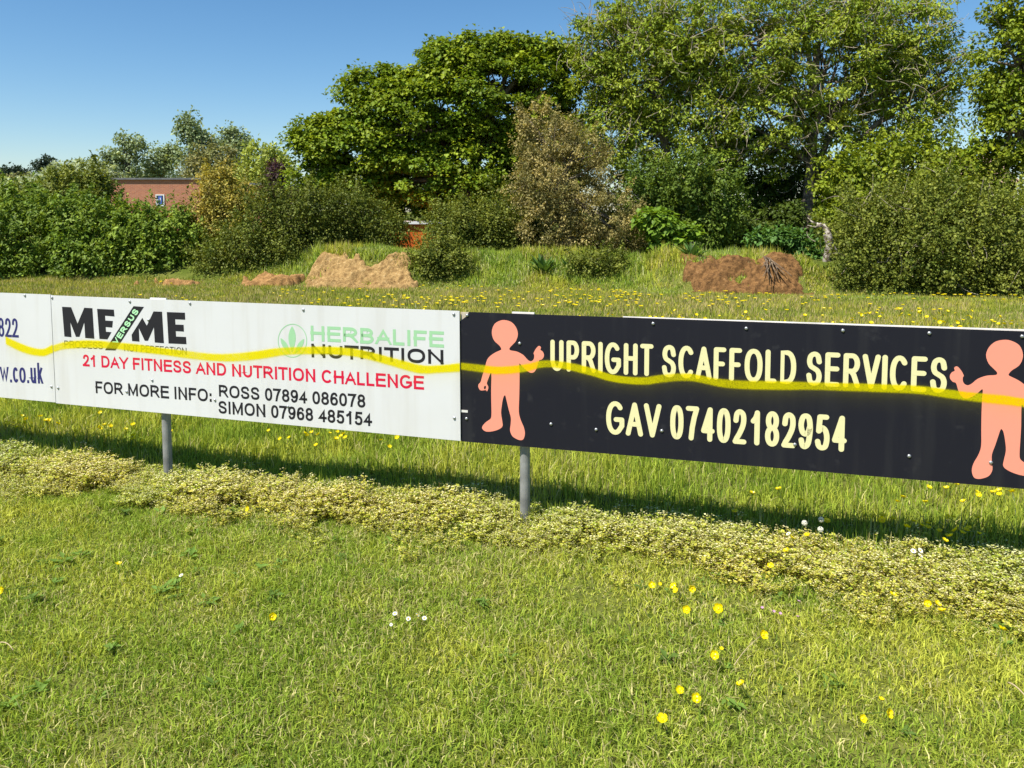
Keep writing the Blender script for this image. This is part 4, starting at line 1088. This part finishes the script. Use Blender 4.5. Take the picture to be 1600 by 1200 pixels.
screws(BK, [(730, 492.5), (812, 536.5), (1020.5, 505.5), (1166, 513), (1317, 516.3), (1452, 520.5), (729, 654), (861, 662.5), (931.5, 671), (1034, 673), (1242, 694.5), (1420.5, 712.5), (1548, 722.5), (1597, 525.5)], rk)
V, Fs = extrude(BK, np.array([(.75, BH + .001), (UK, BH + .004), (UK, BH - .05), (.75, BH - .05)]), -.030, -.0175)
mesh('top_rail', V, Fs, M_rail, rk)
V, Fs = extrude(BK, rect(.0, .035, .139, .150), .0, .0012)
mesh('strap', V, Fs, M_rail, rk)

# posts
def post(B, px, label, hgt):
    u = B.uv(px, 660)[0]
    p = B.w(np.array([[u, 0.0]]), -.047)[0]
    g = float(gz(p[0], p[1]))
    r = thing('fence_post', label, 'post', (p[0], p[1], g), 'scaffold tube posts carrying the boards')
    ac = Acc(); ac.add(*tube(np.array([[p[0], p[1], g - .4], [p[0], p[1], g + .1], [p[0], p[1], p[2] + .3], [p[0], p[1], p[2] + hgt]]), .0235, 20))
    ac.build('tube', M_steel, r, smooth=False)
    V, Fs = extrude(B, rect(u - .052, u + .052, BH - .06, BH + .0055), -.028, -.0178)
    mesh('clamp', V, Fs, M_rail, r)
post(BW, 250, 'grey galvanised tube post under the fitness board', BH - .02)
post(BK, 816, 'grey galvanised tube post under the left figure of the scaffold board', BH - .02)

# ---------------------------------------------------------------- flowers
def petal_head(n, r, rise, cup, colr, cw=.95, ccol=(.70, .45, .0)):
    ac = Acc()
    for k in range(n):
        a = k * 2 * math.pi / n
        ca, sa = math.cos(a), math.sin(a); hw = r * math.sin(math.pi / n) * cw
        pts = [(0, 0, 0), (.45 * r, -hw * .85, rise * .35), (.85 * r, -hw, rise), (r, 0, rise * 1.05), (.85 * r, hw, rise), (.45 * r, hw * .85, rise * .35), (.6 * r, 0, rise * .3 - cup)]
        V = np.array([(x * ca - y * sa, x * sa + y * ca, z + .0002 * (k % 2)) for x, y, z in pts])
        ac.add(V, np.array([(0, 1, 6), (1, 2, 6), (2, 3, 6), (3, 4, 6), (4, 5, 6), (5, 0, 6)]), colr)
    return ac
def dome(r, h, z0, col, k=9):
    a = np.arange(k) * 2 * math.pi / k
    V = np.concatenate([np.stack([q * r * np.cos(a), q * r * np.sin(a), np.full(k, z0 + z * h)], 1) for q, z in ((1, 0), (.8, .6), (.4, .95))] + [np.array([[0, 0, z0 + h]])])
    F3 = []
    for l in range(2):
        for j in range(k):
            p, q = l * k + j, l * k + (j + 1) % k
            F3 += [(p, q, q + k), (p, q + k, p + k)]
    F3 += [(2 * k + j, 2 * k + (j + 1) % k, 3 * k) for j in range(k)]
    return V, np.array(F3), col
YEL, GRN = (.88, .72, .0), (.12, .19, .03)
def protos():
    """flower pieces, modelled with the head at the origin and the stem below it"""
    d = {}
    def keep(k, ac, mat=M_petal):
        o = ac.build(k, mat); d[k] = o.data; COL.objects.unlink(o); bpy.data.objects.remove(o)
    keep('petals', petal_head(5, .013, .0075, .0012, YEL, .76))
    ac = Acc(); ac.add(*dome(.0038, .003, .0012, (.74, .56, .0))); keep('centre', ac)
    def stem(h, r, wob):
        V, Fs = tube(np.array([[wob * 1.5, .2 * wob, -h], [wob * .9, 0, -h * .6], [wob * .25, .1 * wob, -h * .25], [0, 0, .001]]), [r * 1.2, r, r, r], 5, False)
        ac = Acc(); ac.add(V, np.concatenate([Fs[:, [0, 1, 2]], Fs[:, [0, 2, 3]]]), GRN); return ac
    keep('stem', stem(.085, .0011, .010))
    a = petal_head(5, .013, .0075, .001, YEL, .80); s2 = stem(.10, .0013, .012)
    a.add(np.concatenate(s2.V), s2.F[3][0], GRN); a.add(*dome(.004, .003, .0012, (.74, .56, .0))); keep('buttercup', a)
    b = petal_head(5, .017, .007, .001, YEL); s2 = stem(.10, .002, .012)
    b.add(np.concatenate(s2.V), s2.F[3][0], GRN); keep('far_buttercup', b)
    keep('daisy_petals', petal_head(15, .0105, .0012, .0, (.82, .82, .80), .8))
    ac = Acc(); ac.add(*dome(.0042, .0026, .0004, (.80, .52, .02))); keep('daisy_centre', ac)
    keep('daisy_stem', stem(.045, .001, .006))
    rng = np.random.default_rng(3)
    ac = Acc(); ac.add(*dome(.004, .004, -.002, (.35, .30, .2)))
    dd = unit(rng.normal(size=(130, 3)))
    for v in dd:
        t = unit(np.cross(v, rng.normal(size=3)))
        q = np.cross(v, t)
        e = v * .019
        ac.add(np.array([v * .003, e + t * .0004, e - t * .0004]), np.array([(0, 1, 2)]), (.7, .7, .68))
        ac.add(np.array([e, e + t * .005 + v * .002, e + q * .004 + v * .002, e - t * .005 + v * .002, e - q * .004 + v * .002]), np.array([(0, 1, 2), (0, 2, 3), (0, 3, 4), (0, 4, 1)]), (.80, .80, .79))
    keep('seed_head', ac)
    keep('clock_stem', stem(.16, .0016, .012))
    keep('clover_petals', petal_head(7, .0065, .004, .0, (.62, .36, .55), .9))
    return d
PR = protos()
frng = np.random.default_rng(55)
def flower(kind, parts, px, py, z, label, cat_, group, sc=1.0, tilt=.35):
    p = atz(px, py, z)
    for _ in range(4): p = atz(px, py, float(gz(p[0], p[1])) + z)
    r = thing(kind, label, cat_, p, group)
    r.scale = (sc,) * 3
    r.rotation_euler = (frng.normal() * .38 + .38, frng.normal() * .38, 0)
    for nm, key in parts:
        o = bpy.data.objects.new(nm, PR[key]); put(o, r); o.rotation_euler = (0, 0, frng.random() * 6.28) if nm != 'stem' else (0, 0, 0)
    return r
BC = [('petals', 'petals'), ('centre', 'centre'), ('stem', 'stem')]
NEARG = 'buttercups in front of the boards'
near = [(5, 922, 'lone buttercup at the left edge of the mown grass', 1.1), (185, 882, 'lone buttercup in the mown grass below the left post', .9), (425, 964, 'lone buttercup left of the daisy cluster', .95),
        (1035, 1125, 'buttercup nearest the camera in the mown grass', 1.1), (1087, 1091, 'buttercup beside and behind the nearest one', 1.0), (1062, 1079, 'small buttercup beyond the pair nearest the camera', .85),
        (1158, 1070, 'single buttercup right of the nearest three', .95), (1115, 1024, 'buttercup below a bright larger one on a leaning stalk', 1.05), (1192, 992, 'bright large buttercup on a long leaning stalk', 1.05),
        (1127, 1014, 'tiny half opened buttercup above another in the mown grass', .5), (1073, 953, 'left one of two buttercups just below the cress', 1.0), (1123, 951, 'wide open buttercup, right one of two below the cress', 1.25),
        (1018, 915, 'leftmost buttercup of the row at the edge of the cress', .95), (1031, 913, 'bud sized buttercup in the row at the edge of the cress', .5), (1053, 917, 'upper buttercup of the touching pair at the cress edge', .95),
        (1057, 924, 'lower buttercup of the touching pair at the cress edge', .85), (1081, 919, 'rightmost buttercup of the row at the edge of the cress', .95), (1387, 1114, 'larger buttercup at the lower right of the mown grass', 1.0),
        (1347, 1123, 'smaller buttercup left of the larger one at the lower right', .8), (1377, 1093, 'tiny buttercup above the two at the lower right', .55)]
for px, py, lb, sc in near: flower('buttercup', BC, px, py, .062, lb, 'flower', NEARG, sc * 1.1)
for px, py in ((1449, 942), (1464, 944), (1472, 955), (1395, 930), (1566, 984), (1204, 885), (388, 795), (1229, 861), (1237, 841), (1261, 837)):
    flower('buttercup', BC, px, py, .11, 'buttercup growing up through the flowering cress', 'flower', 'buttercups in the cress', 1.0)
def crowd(pts, key, z, label, group, sc=1.0):
    for px, py in pts:
        p = atz(px, py, z)
        for _ in range(4): p = atz(px, py, float(gz(p[0], p[1])) + z)
        o = bpy.data.objects.new('buttercup', PR[key]); put(o); o.location = p
        s = sc * frng.uniform(.8, 1.2); o.scale = (s, s, s); o.rotation_euler = (.3 + frng.normal() * .3, frng.normal() * .3, frng.random() * 6.28)
        tag(o, label, 'flower', group)
crowd([(10, 660), (22, 658), (30, 661), (15, 662), (34, 650), (41, 655), (63, 651), (72, 657), (78, 657), (68, 668), (38, 661), (48, 667), (156, 645), (118, 674), (155, 669), (163, 664), (172, 666), (170, 681), (208, 664), (207, 681), (209, 686), (222, 690), (196, 671), (268, 674), (90, 662), (26, 668)],
      'buttercup', .10, 'buttercup in the rough grass behind the left post', 'buttercups behind the left post', 1.15)
crowd([(420, 673), (438, 686), (452, 684), (427, 701), (477, 678), (487, 676), (497, 679), (515, 677), (527, 675), (533, 682), (525, 686), (494, 696), (540, 684), (595, 688), (608, 698), (621, 684), (480, 681), (536, 678)],
      'buttercup', .10, 'buttercup in the rough grass below the lower edge of the white board', 'buttercups below the white board', 1.1)
crowd([(1175, 772), (1217, 765), (1251, 782), (1216, 793), (1292, 815), (1379, 806), (1379, 813), (1396, 811), (1402, 784), (1411, 777), (1446, 785), (1451, 762), (1479, 763), (1494, 757), (1527, 770), (1529, 775), (1505, 784), (1562, 767), (1562, 773), (1552, 770), (1582, 769),
       (1428, 815), (1417, 824), (1440, 821), (1450, 825), (1450, 818), (1468, 830), (1482, 809), (1489, 808), (1493, 829), (1504, 833), (1510, 829), (1514, 826), (1528, 809), (1530, 834), (1484, 838), (1476, 845), (1148, 800)],
      'buttercup', .11, 'buttercup in the rough grass behind the lower edge of the black board', 'buttercups behind the black board', 1.1)
# the far field: the nearest ones each an object, the rest one mass
def far_flowers():
    rng = np.random.default_rng(9)
    pts = []
    for k in range(90):                          # patches of flowers
        px = rng.choice([rng.uniform(0, 1650), rng.uniform(600, 1650), rng.uniform(1000, 1650)])
        Y = float(rng.uniform(9.5, 19)); X = (px - 800) / F * Y
        m = int(rng.integers(2, 14))
        for q in range(m):
            x, y = X + rng.normal() * .45, Y + rng.normal() * .5
            if 8.2 < y < float(foot(x)) - .2: pts.append((x, y))
    pts.sort(key=lambda p: p[1])
    for x, y in pts[:175]:
        o = bpy.data.objects.new('buttercup', PR['far_buttercup']); put(o); o.location = (x, y, float(gz(x, y)) + .105)
        s = rng.uniform(1.0, 1.8); o.scale = (s, s, s); o.rotation_euler = (.45 + rng.normal() * .3, rng.normal() * .3, rng.random() * 6.28)
        side = 'white' if x / y * F + 800 < 720 else 'black'
        tag(o, 'small yellow flower dotting the far field above the top of the %s boards' % side, 'flower', 'yellow flowers in the field beyond the %s boards' % side)
    rest = np.array(pts[175:])
    me = PR['far_buttercup']; T = np.zeros(len(me.vertices) * 3); me.vertices.foreach_get('co', T); T = T.reshape(-1, 3)
    TF = np.array([tuple(p.vertices) for p in me.polygons]); TC = np.tile([1, 1, 1.], (len(T), 1))
    cc = np.zeros(len(T) * 4); me.color_attributes['Col'].data.foreach_get('color', cc); TC = cc.reshape(-1, 4)[:, :3]
    n = len(rest)
    V, Fs, C = instance(T, TF, TC, np.stack([rest[:, 0], rest[:, 1], gz(rest[:, 0], rest[:, 1]) + .105], 1), rng.random(n) * 6.28, rng.normal(size=(n, 2)) * .3, rng.uniform(1.5, 2.3, n), np.ones((n, 1)) * np.ones((1, 3)))
    tag(mesh('far_buttercups', V, Fs, M_petal, col=C), 'mass of tiny yellow flowers at the far side of the field', kind='stuff')
far_flowers()
DA = [('petals', 'daisy_petals'), ('centre', 'daisy_centre'), ('stem', 'daisy_stem')]
for px, py, lb in ((617, 959, 'leftmost daisy standing apart from its cluster'), (638, 967, 'lower left daisy of the tight cluster'), (652, 961, 'uppermost daisy of the tight cluster'), (653, 966, 'middle daisy of the tight cluster'),
                   (663, 966, 'rightmost daisy of the tight cluster'), (611, 976, 'small half closed daisy below the leftmost one'), (283, 899, 'lone white daisy beside a dark patch of grass')):
    flower('daisy', DA, px, py, .035, lb, 'flower', 'white daisies in the mown grass', .85 if 'small' not in lb else .55)
for px, py, lb in ((1427, 861, 'left daisy in the shadow behind the cress'), (1438, 860, 'upper right daisy in the shadow behind the cress'), (1438, 868, 'lower right daisy in the shadow behind the cress'), (1232, 834, 'pale daisy at the back edge of the cress')):
    flower('daisy', DA, px, py, .15, lb, 'flower', 'daisies behind the cress', 1.0)
CL = [('seed_head', 'seed_head'), ('stem', 'clock_stem')]
for px, py, lb in ((1257, 817, 'left one of three white dandelion clocks behind the cress'), (1283, 812, 'uppermost of three white dandelion clocks behind the cress'), (1282, 827, 'lowest of three white dandelion clocks behind the cress')):
    flower('dandelion_clock', CL, px, py, .15, lb, 'flower', 'dandelion clocks', .55)
for px, py, lb in ((1248, 940, 'upper pink clover below the cress'), (1246, 964, 'lower pink clover below the cress'), (1209, 956, 'left one of two touching pink clovers'), (1219, 959, 'right one of two touching pink clovers'), (1191, 950, 'leftmost small pink clover below the cress')):
    flower('clover_flower', [('petals', 'clover_petals'), ('stem', 'daisy_stem')], px, py, .045, lb, 'flower', 'pink clovers', .9)
# stray dry stalks
def stalk(p0, p1, z0, z1, r, label):
    a, b = atz(*p0, z0), atz(*p1, z1)
    a[2] += float(gz(a[0], a[1])); b[2] += float(gz(b[0], b[1]))
    ac = Acc(); ac.add(*tube(bez(a, (a + b) / 2 + np.array([0, .01, .012]), b, 7), np.linspace(r, r * .6, 7), 6))
    o = ac.build('dry_stalk', M_straw, None, off=a, smooth=True); o.location = a
    tag(o, label, 'stalk', 'dry stalks lying in the grass')
M_straw = simple('dry_straw', (.46, .36, .20), .8)
stalk((1575, 1066), (1602, 1086), .05, .06, .0028, 'thick pale dry stalk at the right edge of the mown grass')
stalk((0, 1000), (20, 1012), .05, .05, .0018, 'thin pale dry stalk at the left edge of the mown grass')
stalk((1147, 1042), (1190, 996), .04, .06, .0013, 'long thin brown stalk leaning under the bright large buttercup')
